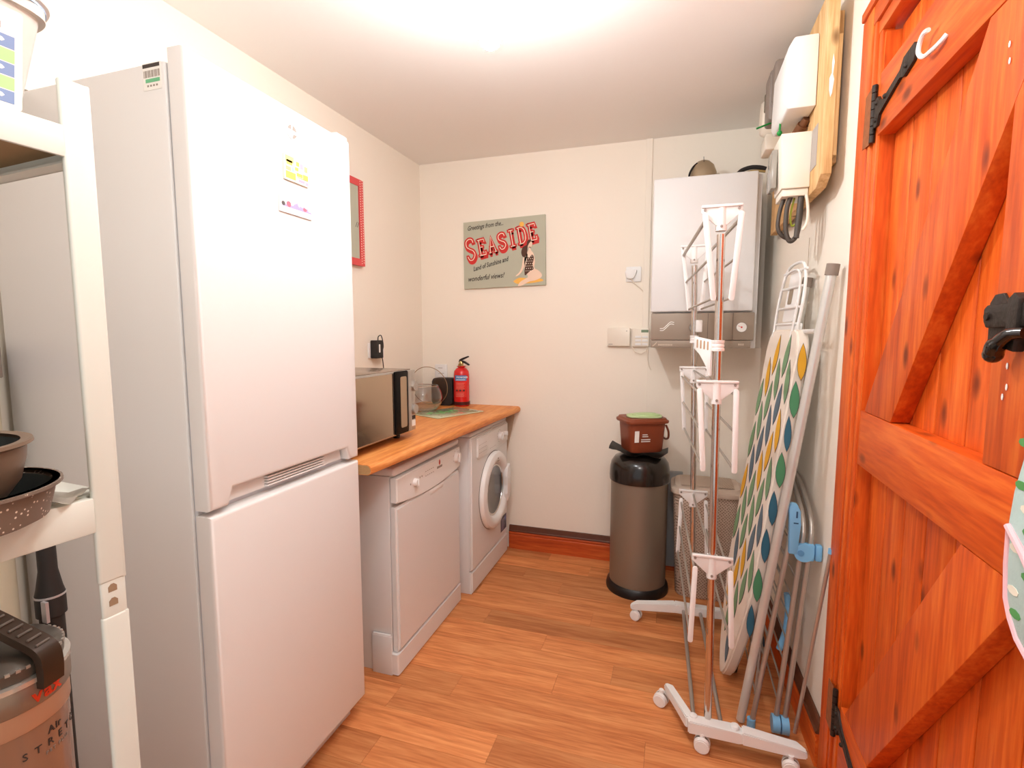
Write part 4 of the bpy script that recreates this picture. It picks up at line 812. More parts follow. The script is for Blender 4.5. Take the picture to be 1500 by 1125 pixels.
F = fr((-1.476, 3.0695, 1.150), (1, 0, 0), (0, 0, 1)); sw = plate(F, 0.086, 0.086, 'spur_switch', 'white square fused switch on the back wall above the black box', 'switch')
bm = NB(); prism(bm, rect(-0.020, 0.012, 0.018, 0.021), 0.010, 0.0108, F); prism(bm, rect(-0.020, 0.022, -0.018, -0.015), 0.010, 0.0108, F); obj('switch_marking', bm, m_grey, sw)
F = fr((-0.243, 3.0695, 1.737), (1, 0, 0), (0, 0, 1)); sk = plate(F, 0.086, 0.086, 'boiler_socket', 'white square wall socket with white plug left of the boiler', 'socket')
pg = thing('white_plug', F @ V((-0.02, 0, 0.02)), 'white plug and flex in the socket left of the boiler', 'plug')
bm = NB(); prism(bm, [(-0.046, 0.010), (-0.040, -0.020), (-0.022, -0.028), (0.0, -0.026), (0.012, -0.006), (0.020, 0.022), (0.010, 0.026), (-0.046, 0.018)], 0.0105, 0.034, F, bev=0.004); obj('plug_body', bm, m_white2, pg, smooth=True)
bm = NB(); tube(bm, [F @ V(p) for p in smooth_path([(-0.014, -0.026, 0.02), (0.01, -0.055, 0.012), (0.045, -0.085, 0.006), (0.066, -0.120, 0.004), (0.066, -0.20, 0.004), (0.064, -0.29, 0.004), (0.050, -0.33, 0.004)], 5)], 0.0034, 8); obj('plug_flex', bm, m_cablew, pg, smooth=True)
F = fr((-0.319, 3.0695, 1.374), (1, 0, 0), (0, 0, 1)); th = thing('heating_control', (-0.319, 3.06, 1.32), 'plain white heating control box on the back wall', 'control box')
bm = NB(); prism(bm, rrect(-0.065, 0.065, -0.052, 0.054, 0.006, 3), 0, 0.030, F, bev=0.003); tb_ = obj('box', bm, m_cream, th, smooth=True)
bm = NB(); prism(bm, rect(-0.058, -0.034, -0.042, -0.039), 0.030, 0.0305, F); prism(bm, ell(0.046, 0.036, 0.003, 0.003, 10), 0.030, 0.0312, F); obj('marking', bm, m_grey, tb_)
F = fr((-0.195, 3.0695, 1.370), (1, 0, 0), (0, 0, 1)); pr_ = thing('programmer', (-0.195, 3.06, 1.32), 'cream heating programmer with small green display beside the boiler', 'programmer')
bm = NB(); prism(bm, rrect(-0.049, 0.049, -0.050, 0.056, 0.005, 3), 0, 0.026, F, bev=0.003); pb_ = obj('box', bm, m_cream, pr_, smooth=True)
bm = NB(); prism(bm, rect(0.004, 0.045, 0.032, 0.047), 0.026, 0.0266, F); obj('display', bm, mat('lcd_green', (120, 140, 110), 0.3), pb_)
for k in range(3):
    for s in (0, 1): bm = NB(); prism(bm, rrect(-0.030+0.040*s, 0.004+0.038*s, 0.012-0.021*k-0.012, 0.012-0.021*k, 0.002, 2), 0.026, 0.029, F, bev=0.0008); obj('button', bm, m_white2, pb_)
bm = NB(); tube(bm, [(-0.245, 3.055, 1.325), (-0.225, 3.05, 1.29), (-0.19, 3.05, 1.278), (-0.160, 3.05, 1.295), (-0.155, 3.05, 1.33)], 0.003, 8); tube(bm, smooth_path([(-0.150, 3.05, 1.318), (-0.152, 3.05, 1.26), (-0.145, 3.05, 1.215), (-0.132, 3.05, 1.185)], 5), 0.003, 8)
tag(obj('control_wiring', bm, m_cablew, None, smooth=True), 'loose cream wiring looping below the heating programmer', 'cable')

# ------------------------------------------------------------------ boiler
bl = thing('boiler', (0.12, 2.88, 1.32), 'white wall-hung boiler with brown control panel on the back wall', 'boiler')
sbox('casing', m_bodygrey, bl, -0.118, 0.372, 2.735, 3.054, 1.322, 2.150, bev=0.006)
sbox('front_cover', m_white, bl, -0.126, 0.350, 2.705, 2.7345, 1.503, 2.158, bev=0.008, seg=3)
bf = sbox('control_panel', m_lead, bl, -0.122, 0.358, 2.700, 2.7345, 1.362, 1.496, bev=0.004)
sbox('lower_trim', m_lead, bl, -0.122, 0.345, 2.698, 2.7345, 1.325, 1.3605, bev=0.003)
BF = fr((0, 2.6995, 0), (1, 0, 0), (0, 0, 1))
bm = NB()
for x in (0.148, 0.262): prism(bm, rect(x, x+0.0015, 1.364, 1.495), 0.0, 0.0005, BF)
obj('panel_seam', bm, m_print, bf)
bm = NB(); prism(bm, ell(0.302, 1.425, 0.026, 0.026, 32), 0, 0.003, BF); gg = obj('pressure_gauge', bm, m_grey, bl)
bm = NB(); prism(bm, ell(0.302, 1.425, 0.0225, 0.0225, 32), 0.003, 0.0038, BF); obj('gauge_dial', bm, m_paper, gg)
bm = NB(); prism(bm, ell(0.302, 1.425, 0.004, 0.004, 12), 0.0038, 0.0046, BF); stroke(bm, [(0.302, 1.425), (0.286, 1.432)], 0.0015, 0.0038, 0.0044, BF, n=1); obj('gauge_needle', bm, m_red, gg)
bm = NB(); cyl(bm, (0.085, 2.6995, 1.425), (0.085, 2.676, 1.425), 0.026, 0.022, seg=28); obj('selector_knob', bm, m_chrome, bl, smooth=True)
bm = NB()
for d in (0, 0.010): stroke(bm, [(-0.078, 1.420-d), (-0.062, 1.421-d), (-0.045, 1.436-d), (-0.028, 1.452-d), (-0.010, 1.450-d)], 0.0035, 0, 0.0006, BF)
obj('logo', bm, m_paper, bf)
bm = NB(); m_pale = mat('pale_print', (206, 190, 170), 0.6)
for d in (0, 0.008): stroke(bm, [(-0.112, 1.334-d*0.4), (-0.102, 1.340-d*0.4), (-0.092, 1.352-d*0.4)], 0.0025, 0.0012, 0.0020, BF, n=2)
for k in range(9): prism(bm, rect(-0.084+0.0078*k, -0.0785+0.0078*k, 1.334, 1.342), 0.0012, 0.0020, BF)
for k in range(3): prism(bm, rect(0.290+0.009*k, 0.297+0.009*k, 1.337, 1.346), 0.0012, 0.0020, BF)
obj('faint_lettering', bm, m_pale, bl)['kind'] = 'stuff'
dm = thing('domed_ornament', (0.108, 2.84, 2.15), 'tarnished grey-brown dome standing on top of the boiler', 'ornament')
bm = NB(); lathe(bm, [(0.066, 0.009), (0.064, 0.055), (0.050, 0.092), (0.028, 0.112), (0.010, 0.118), (0.0, 0.119)], seg=36, sc=(1, 0.7)); lathe(bm, [(0, 0.0088), (0.068, 0.0088), (0.068, 0.02), (0.0, 0.021)], seg=36, sc=(1, 0.7)); obj('dome', bm, mat('tarnished_dome', (176, 156, 128), 0.35, 0.5, var=0.25, vscale=12), dm, local=True, smooth=True)
bm = NB(); tube(bm, smooth_path([(-0.068, -0.02, 0.012), (-0.066, -0.02, 0.05), (-0.050, -0.02, 0.082), (-0.03, -0.02, 0.10)], 5), 0.005, 8); cyl(bm, (0.0, -0.035, 0.1), (0.0, -0.01, 0.132), 0.0015, seg=6); obj('dark_edge', bm, m_black, dm, local=True, smooth=True)
bm = NB(); cyl(bm, (0.056, -0.02, 0.025), (0.076, -0.02, 0.025), 0.016, seg=16); obj('side_stub', bm, mat('tarnished_dome', (176, 156, 128), 0.35), dm, local=True, smooth=True)
hp = thing('curved_pipe_bundle', (0.33, 2.84, 2.15), 'short dark curved tube with gold underside on the boiler right corner', 'pipe')
bm = NB(); tube(bm, smooth_path([(0.265, 2.80, 2.172), (0.285, 2.80, 2.190), (0.325, 2.80, 2.200), (0.365, 2.80, 2.196), (0.392, 2.80, 2.186)], 5), 0.010, 12); obj('dark_tube', bm, m_blackm, hp, smooth=True)
bm = NB(); tube(bm, smooth_path([(0.268, 2.80, 2.164), (0.29, 2.79, 2.168), (0.33, 2.79, 2.180), (0.388, 2.79, 2.172)], 5), 0.006, 12); obj('gold_edge', bm, mat('brass', (206, 180, 120), 0.3, 0.9), hp, smooth=True)

# ------------------------------------------------------------------ electricity board on the right wall
wl = lambda y: 0.486-(y-1.70)*0.0314
mb = thing('meter_board', (0.44, 2.2, 1.86), 'raw wooden backing board carrying the electricity meters high on the right wall', 'board')
MFR = fr((0, 0, 0), (0, 1, 0), (0, 0, 1))
bm = NB(); prism(bm, [(1.845, 1.885), (1.90, 1.855), (2.72, 1.855), (2.72, 2.43), (1.87, 2.43), (1.850, 2.40)], 0.412, 0.442, MFR, bev=0.002); obj('plywood', bm, m_ply, mb, smooth=True)
bm = NB(); prism(bm, rect(1.93, 1.99, 1.94, 2.40), 0.4425, 0.474, MFR, bev=0.002); prism(bm, rect(1.885, 1.93, 1.95, 2.31), 0.4425, 0.462, MFR, bev=0.002); obj('batten', bm, m_ply, mb, smooth=True)
bm = NB(); prism(bm, rect(1.905, 2.05, 1.93, 2.06), 0.4105, 0.4118, MFR); obj('notice_sheet', bm, mat('grey_sheet', (176, 166, 158), 0.6), mb)
bm = NB(); prism(bm, [(-0.004, 2.11), (0.000, 2.12), (0.004, 2.16), (0.000, 2.175), (0.003, 2.21), (-0.001, 2.235), (-0.004, 2.21), (-0.003, 2.18), (-0.009, 2.165), (-0.008, 2.13)], 0, 0.001, fr((0.43, 1.8445, 0), (1, 0, 0), (0, 0, 1))); obj('paint_splash', bm, m_paper, mb)
cu = thing('fuse_box', (0.37, 2.07, 2.13), 'large white fuse box at the top of the wooden meter board', 'fuse box')
bm = NB(); prism(bm, [(0.411, 2.128), (0.411, 2.352), (0.340, 2.352), (0.322, 2.32), (0.318, 2.15), (0.328, 2.128)], -2.20, -1.945, fr((0, 0, 0), (1, 0, 0), (0, 0, 1)), bev=0.006); obj('cover', bm, m_white2, cu, smooth=True)
fb = thing('cutout_box', (0.37, 2.05, 1.87), 'small white electrical box below the large fuse box with cables beneath', 'fuse box')
bm = NB(); prism(bm, [(0.411, 1.882), (0.411, 2.062), (0.318, 2.062), (0.326, 1.882)], -2.11, -1.975, fr((0, 0, 0), (1, 0, 0), (0, 0, 1)), bev=0.003); obj('cover', bm, m_cream, fb, smooth=True)
bm = NB(); prism(bm, rect(0.302, 0.3185, 1.90, 2.03), -2.12, -2.03, fr((0, 0, 0), (1, 0, 0), (0, 0, 1)), bev=0.002); obj('clear_window', bm, mat('smoky_clear', (190, 184, 172), 0.15, trans=0.4), fb, smooth=True)
bm = NB(); box(bm, 0.330, 0.41, 1.985, 2.10, 1.858, 1.8815, bev=0.003); obj('gland_plate', bm, m_cream, fb, smooth=True)
m_meter = mat('meter_grey', (136, 122, 112), 0.5)
gm2 = thing('grey_meter', (0.36, 2.33, 2.2), 'grey box meter beside the large white fuse box', 'electricity meter')
bm = NB(); prism(bm, rrect(0.316, 0.411, 2.215, 2.40, 0.012, 4), -2.36, -2.26, fr((0, 0, 0), (1, 0, 0), (0, 0, 1)), bev=0.004); obj('case', bm, m_meter, gm2, smooth=True)
bm = NB(); prism(bm, rrect(0.324, 0.405, 2.27, 2.41, 0.012, 4), -2.2595, -2.205, fr((0, 0, 0), (1, 0, 0), (0, 0, 1)), bev=0.003); obj('meter_head', bm, m_meter, gm2, smooth=True)
bm = NB(); prism(bm, rrect(0.342, 0.400, 2.28, 2.38, 0.006, 3), -2.2045, -2.2035, fr((0, 0, 0), (1, 0, 0), (0, 0, 1))); obj('meter_window', bm, mat('meter_window', (196, 186, 180), 0.25), gm2)
cm = thing('cream_meter', (0.37, 2.62, 2.2), 'rounded cream dial meter at the far end of the wooden board', 'electricity meter')
bm = NB(); lathe(bm, [(0, 0), (0.070, 0), (0.078, 0.01), (0.075, 0.05), (0.058, 0.078), (0, 0.082)], seg=36, sc=(1.15, 0.9), mx=Matrix.Translation((0.411, 2.60, 2.345)) @ Matrix.Rotation(-PI/2, 4, 'Y')); obj('dial_cover', bm, m_cream, cm, smooth=True)
bm = NB(); box(bm, 0.345, 0.411, 2.53, 2.66, 2.19, 2.26, bev=0.01); obj('terminal_cover', bm, m_cream, cm, smooth=True)
bm = NB(); prism(bm, rrect(0.335, 0.372, 2.345, 2.420, 0.006, 3), -2.534, -2.525, fr((0, 0, 0), (1, 0, 0), (0, 0, 1))); obj('dial_window', bm, mat('dial_window_grey', (130, 120, 104), 0.25), cm)
cx = thing('clear_isolator', (0.40, 2.80, 2.06), 'small clear plastic isolator mounted right of the boiler top', 'isolator')
bm = NB(); box(bm, 0.395, wl(2.8)-0.001, 2.74, 2.79, 2.085, 2.165, bev=0.006); obj('case', bm, mat('clear_grey', (226, 218, 210), 0.2, trans=0.3), cx, smooth=True)
sl = []
for k, (pa, pb2) in enumerate((((0.278, 2.28, 2.195), (0.345, 2.30, 2.222)), ((0.330, 2.08, 2.145), (0.328, 2.075, 2.098)))):
    bm = NB(); cyl(bm, pa, pb2, 0.0035, seg=8); sphere(bm, pb2, 0.009, 10)
    tag(obj('seal_tag', bm, m_green, None, smooth=True), ('green plastic seal tag pointing left below the meters', 'green plastic seal tag hanging above the small white box')[k], 'seal tag', 'green seals on the meters')
cbm = thing('supply_cables', (0.37, 2.03, 1.72), 'thick dark supply cables looping below the small white box', 'cable')
def loop(pts, r, m, n): bm = NB(); tube(bm, smooth_path(pts, 6), r, 10); obj(n, bm, m, cbm, smooth=True)
loop([(0.345, 2.03, 1.86), (0.334, 2.03, 1.82), (0.330, 2.03, 1.765), (0.345, 2.03, 1.735), (0.372, 2.04, 1.722)], 0.007, m_cable, 'dark_cable')
loop([(0.362, 2.01, 1.86), (0.352, 2.01, 1.82), (0.352, 2.01, 1.75), (0.366, 2.01, 1.712), (0.386, 2.01, 1.730), (0.394, 2.01, 1.79), (0.396, 2.01, 1.86)], 0.008, m_cable, 'dark_cable')
loop([(0.392, 2.00, 1.86), (0.388, 2.00, 1.80), (0.384, 2.00, 1.72)], 0.009, m_cable, 'dark_cable')
loop([(0.402, 1.99, 1.88), (0.412, 1.99, 1.82), (0.412, 1.99, 1.77), (0.400, 1.995, 1.745)], 0.005, m_cablew, 'white_cable')
loop([(0.376, 2.02, 1.86), (0.366, 2.02, 1.80), (0.372, 2.02, 1.765), (0.388, 2.02, 1.775)], 0.0035, m_yel, 'earth_cable')
bm = NB(); cyl(bm, (0.404, 2.03, 2.122), (0.366, 2.12, 2.066), 0.013, seg=14); cyl(bm, (0.396, 2.05, 2.11), (0.384, 2.08, 2.09), 0.018, seg=14); obj('conduit', bm, m_copper, cbm, smooth=True)

def sp2(pts, n=4): return [(p.x, p.y) for p in smooth_path([(a, b, 0) for a, b in pts], n)[:-1]]
# ------------------------------------------------------------------ bin, liner, caddy
bx, by = -0.166, 2.785
bn2 = thing('kitchen_bin', (bx, by, 0), 'tall round bronze steel bin with black lid against the back wall', 'bin')
bm = NB(); lathe(bm, [(0, 0.004), (0.150, 0.004), (0.150, 0.632), (0.143, 0.634), (0, 0.634)], seg=64); obj('body', bm, m_bronze, bn2, local=True, smooth=True)
bm = NB(); lathe(bm, [(0.1505, 0.0), (0.166, 0.0), (0.168, 0.012), (0.163, 0.036), (0.153, 0.048), (0.1505, 0.048)], seg=64); obj('base_ring', bm, m_black, bn2, local=True, smooth=True)
bm = NB(); lathe(bm, [(0.151, 0.612), (0.158, 0.610), (0.1595, 0.630), (0.157, 0.675), (0.150, 0.706), (0.132, 0.732), (0.100, 0.746), (0, 0.752)], seg=64); obj('lid', bm, mat('gloss_black_lid', (30, 24, 20), 0.22, coat=0.3), bn2, local=True, smooth=True)
bm = NB(); random.seed(11); n1, n2 = 16, 7
g = []
for i in range(n1):
    r_ = []
    for j in range(n2):
        u = -0.155+0.30*i/(n1-1); v = -0.11+0.17*j/(n2-1)
        z = 0.762+0.010*math.sin(u*50+j)*(1 if j == 0 else 0.15)+(0.038*((-u-0.08)/0.075) if u < -0.08 else 0)+(0.018*((u-0.10)/0.05) if u > 0.10 else 0)
        r_.append(bm.verts.new((bx+u, by+v+0.10*abs(u)-0.01, max(z, 0.756))))
    g.append(r_)
for i in range(n1-1):
    for j in range(n2-1): bm.faces.new((g[i][j], g[i+1][j], g[i+1][j+1], g[i][j+1]))
bmesh.ops.solidify(bm, geom=bm.faces[:], thickness=0.003)
tag(obj('bin_liner', bm, mat('black_liner', (36, 30, 26), 0.35), None, smooth=True), 'crumpled black plastic liner lying flat on the bin lid', 'bin liner')
cdy = thing('food_caddy', (-0.158, 2.765, 0.776), 'brown food waste caddy standing on top of the bin', 'food caddy', rz=math.radians(28))
prof = [(0, 0.0), (0.090, 0.0), (0.096, 0.006), (0.108, 0.155), (0.112, 0.158)]
bm = NB(); lathe(bm, [(0, 0.0), (0.088, 0.0), (0.094, 0.008), (0.106, 0.160), (0, 0.160)], seg=64, sc=(0.98, 0.84), power=6); obj('body', bm, m_brown, cdy, local=True, smooth=True)
bm = NB(); lathe(bm, [(0.104, 0.152), (0.118, 0.154), (0.121, 0.160), (0.120, 0.168), (0.112, 0.172), (0.108, 0.180), (0.0, 0.182)], seg=64, sc=(0.98, 0.85), power=6); obj('lid', bm, m_brown, cdy, local=True, smooth=True)
bm = NB(); tube(bm, smooth_path([(0.109, -0.055, 0.140), (0.122, -0.060, 0.105), (0.132, -0.040, 0.068), (0.134, 0.0, 0.055), (0.132, 0.040, 0.068), (0.122, 0.060, 0.105), (0.109, 0.055, 0.140)], 6), 0.0055, 10); obj('handle', bm, m_brown, cdy, local=True, smooth=True)
CF = fr((0, -0.0834, 0), (1, 0, 0), (0, -0.06, 1))
bm = NB(); prism(bm, rect(-0.078, -0.054, 0.058, 0.118), 0.0, 0.0015, CF)
for k in range(2): prism(bm, rect(-0.036, -0.008+0.004*k, 0.096-0.010*k, 0.100-0.010*k), 0.0, 0.0015, CF)
for k in range(2): prism(bm, rect(-0.042, 0.008, 0.070-0.010*k, 0.074-0.010*k), 0.0, 0.0015, CF)
bmesh.ops.transform(bm, matrix=Matrix.Translation((0, 0.002, 0)), verts=bm.verts[:]); obj('printed_panel', bm, m_paper, cdy, local=True)
BGF = Matrix.Translation((-0.150, 2.765, 0.9585)) @ Matrix.Rotation(math.radians(20), 4, 'Z')
bm = NB(); prism(bm, sp2([(-0.095, -0.020), (-0.080, -0.062), (-0.010, -0.070), (0.060, -0.078), (0.085, -0.040), (0.090, 0.020), (0.050, 0.062), (-0.03, 0.058), (-0.080, 0.040), (-0.095, -0.020)]), 0, 0.007, BGF, bev=0.002)
prism(bm, sp2([(-0.060, -0.040), (0.0, -0.052), (0.070, -0.045), (0.076, 0.0), (0.03, 0.040), (-0.04, 0.034), (-0.066, 0.0), (-0.060, -0.040)]), 0.0072, 0.013, BGF, bev=0.002)
prism(bm, sp2([(-0.02, -0.030), (0.05, -0.034), (0.055, 0.012), (0.0, 0.022), (-0.03, 0.0), (-0.02, -0.030)]), 0.0132, 0.017, BGF, bev=0.0015)
tag(obj('compost_bag', bm, m_palegreen, None, smooth=True), 'pale green compostable bag lying on the caddy lid', 'bag')

# ------------------------------------------------------------------ laundry basket, grey board
m_wick = mat('perforated_taupe', (190, 168, 148), 0.6)
nt = m_wick.node_tree; N = nt.nodes.new; L = nt.links.new; b_ = nt.nodes['Principled BSDF']
tcn = N('ShaderNodeTexCoord'); sx = N('ShaderNodeSeparateXYZ'); L(tcn.outputs['Object'], sx.inputs[0]); ads = N('ShaderNodeMath'); ads.operation = 'ADD'; L(sx.outputs[0], ads.inputs[0]); L(sx.outputs[1], ads.inputs[1])
cb2 = N('ShaderNodeCombineXYZ'); L(ads.outputs[0], cb2.inputs[0]); L(sx.outputs[2], cb2.inputs[1])
mpp = N('ShaderNodeMapping'); L(cb2.outputs[0], mpp.inputs[0]); mpp.inputs['Rotation'].default_value = (0, 0, PI/4); mpp.inputs['Scale'].default_value = (1, 1, 1)
vv = N('ShaderNodeTexVoronoi'); vv.voronoi_dimensions = '2D'; vv.inputs['Scale'].default_value = 88; vv.inputs['Randomness'].default_value = 0.25; vv.distance = 'MANHATTAN'; L(mpp.outputs[0], vv.inputs['Vector'])
r2 = N('ShaderNodeValToRGB'); r2.color_ramp.elements[0].position = 0.26; r2.color_ramp.elements[0].color = srgb(118, 96, 78); r2.color_ramp.elements[1].position = 0.36; r2.color_ramp.elements[1].color = srgb(206, 186, 168)
L(vv.outputs['Distance'], r2.inputs[0]); L(r2.outputs[0], b_.inputs['Base Color'])
bp = N('ShaderNodeBump'); bp.inputs['Strength'].default_value = 0.9; bp.inputs['Distance'].default_value = 0.003; L(r2.outputs[0], bp.inputs['Height']); L(bp.outputs[0], b_.inputs['Normal'])
lb = thing('laundry_basket', (0.180, 2.855, 0), 'tall taupe perforated plastic laundry basket beside the bin', 'laundry basket')
bm = NB(); lathe(bm, [(0, 0), (0.140, 0.0), (0.146, 0.008), (0.170, 0.575), (0, 0.575)], seg=64, sc=(1, 0.80), power=5); obj('tub', bm, m_wick, lb, local=True, smooth=True)
bm = NB(); lathe(bm, [(0.166, 0.560), (0.182, 0.562), (0.184, 0.576), (0.182, 0.584), (0.168, 0.586)], seg=64, sc=(1, 0.82), power=5); lathe(bm, [(0.168, 0.586), (0.160, 0.600), (0.0, 0.604)], seg=64, sc=(1, 0.82), power=5)
obj('lid_rim', bm, m_taupe, lb, local=True, smooth=True)
bm = NB(); box(bm, -0.13, 0.13, -0.10, 0.10, 0.603, 0.6065, bev=0.003); obj('lid_lattice', bm, mat('lid_taupe', (198, 176, 156), 0.6), lb, local=True, smooth=True)
bm = NB()
for i in range(21):
    for j in range(15):
        x = -0.12+0.012*i+(0.006 if j % 2 else 0); y = -0.092+0.013*j
        prism(bm, [(x-0.003, y-0.0035), (x+0.003, y-0.0035), (x, y+0.0035)], 0.6065, 0.6068)
o = obj('lattice_hole', bm, mat('hole_brown', (120, 96, 78), 0.8), lb, local=True); o['kind'] = 'stuff'
bm = NB(); box(bm, -0.06, 0.062, 3.015, 3.050, 0.035, 0.60, bev=0.004); tag(obj('grey_board', bm, m_bluegrey, None, smooth=True), 'blue-grey flat board standing behind the bin and laundry basket', 'board')

# ------------------------------------------------------------------ tower airer on castors
ta = thing('tower_airer', (0.12, 2.1, 0), 'tall chrome and white three-tier clothes airer on castors', 'clothes airer')
FYa, BYa = 1.742, 2.470
fp = lambda z: V((0.143-0.0105*z, FYa, z)); bp_ = lambda z: V((0.117-0.027*z, BYa, z))
bm = NB(); cyl(bm, fp(0.075), fp(1.70), 0.0125, seg=24); obj('post', bm, m_chrome, ta, smooth=True)
bm = NB(); cyl(bm, bp_(0.075), bp_(1.70), 0.0125, seg=24); obj('post', bm, m_chrome, ta, smooth=True)
def caster(x, y, deg):
    M_ = Matrix.Translation((x, y, 0)) @ Matrix.Rotation(math.radians(deg), 4, 'Z'); R_ = 0.026; bm = NB()
    for s in (-1, 1):
        vs = cyl(bm, (s*0.006, 0, R_), (s*0.019, 0, R_), R_, R_*0.93, seg=28); bmesh.ops.transform(bm, matrix=M_, verts=vs)
        vs = cyl(bm, (s*0.019, 0, R_), (s*0.021, 0, R_), R_*0.80, R_*0.76, seg=28); bmesh.ops.transform(bm, matrix=M_, verts=vs)
    c_ = obj('castor', bm, m_white2, ta, smooth=True)
    bm = NB(); vs = cyl(bm, (-0.0055, 0, R_), (0.0055, 0, R_), R_*0.9, seg=24); bmesh.ops.transform(bm, matrix=M_, verts=vs)
    obj('castor_core', bm, m_grey, c_, smooth=True)
    bm = NB(); vs = cyl(bm, (0, 0.0, R_), (0, 0.0, 0.062), 0.0085, seg=12); bmesh.ops.transform(bm, matrix=M_, verts=vs); obj('castor_stem', bm, m_white2, c_, smooth=True)
def beam(name, p0, p1, w0, w1, h0, h1, zb=0.053):
    """tapered hollow-looking foot beam from p0 to p1"""
    d = (V(p1)-V(p0)); Ln = d.length; F = fr((p0[0], p0[1], zb), d, (-d.y, d.x, 0)); bm = NB()
    pts = [(0, -w0/2), (Ln*0.86, -w1/2), (Ln, -w1*0.32), (Ln, w1*0.32), (Ln*0.86, w1/2), (0, w0/2)]
    vs = prism(bm, pts, 0, h0)
    for v in bm.verts:
        t = min(1, max(0, v.co.x/Ln)); v.co.z = v.co.z*(1-t)+v.co.z*(h1/h0)*t if v.co.z > 0 else v.co.z
        if v.co.x > Ln*0.99 and v.co.z > 0: v.co.z *= 0.55
    bmesh.ops.bevel(bm, geom=bm.edges[:], offset=0.004, segments=2, affect='EDGES')
    bmesh.ops.transform(bm, matrix=F, verts=bm.verts[:]); return obj(name, bm, m_white2, ta, smooth=True)
# front foot
beam('foot_hub', (0.078, 1.716, 0), (0.262, 1.716, 0), 0.044, 0.044, 0.044, 0.044).scale = (1, 1, 1)
beam('foot_arm', (0.246, 1.716, 0), (0.436, 1.706, 0), 0.044, 0.036, 0.044, 0.036)
beam('foot_arm', (0.086, 1.724, 0), (0.004, 1.905, 0), 0.032, 0.026, 0.040, 0.034)
for x, y in ((0.095, 1.728), (0.225, 1.722)):
    bm = NB(); lathe(bm, [(0, 0.090), (0.013, 0.090), (0.013, 0.0995), (0.010, 0.1015), (0, 0.1015)], c=(x, y, 0), seg=20); obj('pivot_cap', bm, m_white2, ta, smooth=True)
caster(0.124, 1.700, 82); caster(0.388, 1.690, 82); caster(-0.012, 1.878, 68)
# rear foot
beam('foot_hub', (0.030, 2.482, 0), (0.205, 2.482, 0), 0.044, 0.044, 0.044, 0.044)
beam('foot_arm', (0.036, 2.482, 0), (-0.172, 2.440, 0), 0.044, 0.036, 0.044, 0.038)
beam('foot_arm', (0.20, 2.482, 0), (0.375, 2.50, 0), 0.040, 0.032, 0.044, 0.036)
caster(-0.145, 2.442, 70); caster(0.33, 2.49, 90)
for a, b in (((0.098, 1.742, 0.070), (0.073, 2.464, 0.070)), ((0.186, 1.742, 0.070), (0.150, 2.464, 0.070))):
    bm = NB(); cyl(bm, a, b, 0.0075, seg=14); obj('base_rail', bm, m_steel, ta, smooth=True)
# brackets with hanging arms and rails at three levels
def bracket(c, w, h, wl_, wr_):
    F = fr((c.x, c.y-0.014, c.z), (1, 0, 0), (0, 0, 1)); bm = NB()
    prism(bm, [(-w/2, 0), (-w/2, -h*0.28), (-0.016, -h*0.80), (0.016, -h*0.80), (w/2, -h*0.28), (w/2, 0)], -0.008, -0.002, F, bev=0.0015)
    prism(bm, rect(-w/2, w/2, -0.008, 0), -0.010, 0.004, F, bev=0.0015)
    cyl(bm, c+V((0, 0, -h)), c+V((0, 0, -0.002)), 0.0165, seg=24)
    o_ = obj('bracket', bm, m_white2, ta, smooth=True)
    bm = NB()
    for u, v in ((-w/2+0.010, -0.014), (w/2-0.010, -0.014), (0, -h+0.012)):
        vs = cyl(bm, F @ V((u, v, -0.002)), F @ V((u, v, 0.002 if u else 0.005)), 0.0042, seg=12)
    obj('rivet', bm, m_grey, o_); return o_
tiers = [ # z top, bracket h, left arm (x0,z0)-(x1,z1), right arm, for front and back
    (1.788, 0.078, ((-0.048, 1.760), (-0.016, 1.500)), ((0.056, 1.760), (0.036, 1.500)), 0.118),
    (1.245, 0.076, ((-0.052, 1.215), (-0.034, 0.955)), ((0.056, 1.215), (0.060, 0.955)), 0.126),
    (0.668, 0.080, ((-0.052, 0.622), (-0.060, 0.366)), ((0.056, 0.622), (0.068, 0.368)), 0.126)]
for ti, (zt_, h, la, ra, bw) in enumerate(tiers):
    cf = fp(zt_); cbk = bp_(zt_); bracket(cf, bw, h, 0, 0); bracket(cbk, bw, h, 0, 0)
    for arm in (la, ra):
        (u0_, z0_), (u1_, z1_) = arm
        ends = []
        for c, yy, k in ((cf, FYa-0.016, 1), (cbk, BYa-0.016, 1)):
            a = V((c.x+u0_, yy, z0_)); b = V((c.x+u1_, yy, z1_)); d = (b-a).normalized(); F = fr(a, d, (d.z, 0, -d.x)); bm = NB(); prism(bm, rrect(-0.004, (b-a).length+0.006, -0.0085, 0.0085, 0.008, 4), -0.004, 0.004, F, bev=0.0015)
            obj('side_arm', bm, m_white2, ta, smooth=True); ends.append((a, b))
        (a0, b0), (a1, b1) = ends
        for t in (0.06, 0.52, 0.985):
            p0 = a0.lerp(b0, t); p1 = a1.lerp(b1, t); p0.y += 0.005; bm = NB(); cyl(bm, p0, p1, 0.0042 if t > 0.1 or ti else 0.006, seg=12); obj('hanging_rail', bm, m_steel, ta, smooth=True)
    if ti:
        bm = NB(); cyl(bm, cf+V((0, 0.016, -0.018)), cbk+V((0, -0.02, -0.018)), 0.0042, seg=12); obj('hanging_rail', bm, m_steel, ta, smooth=True)
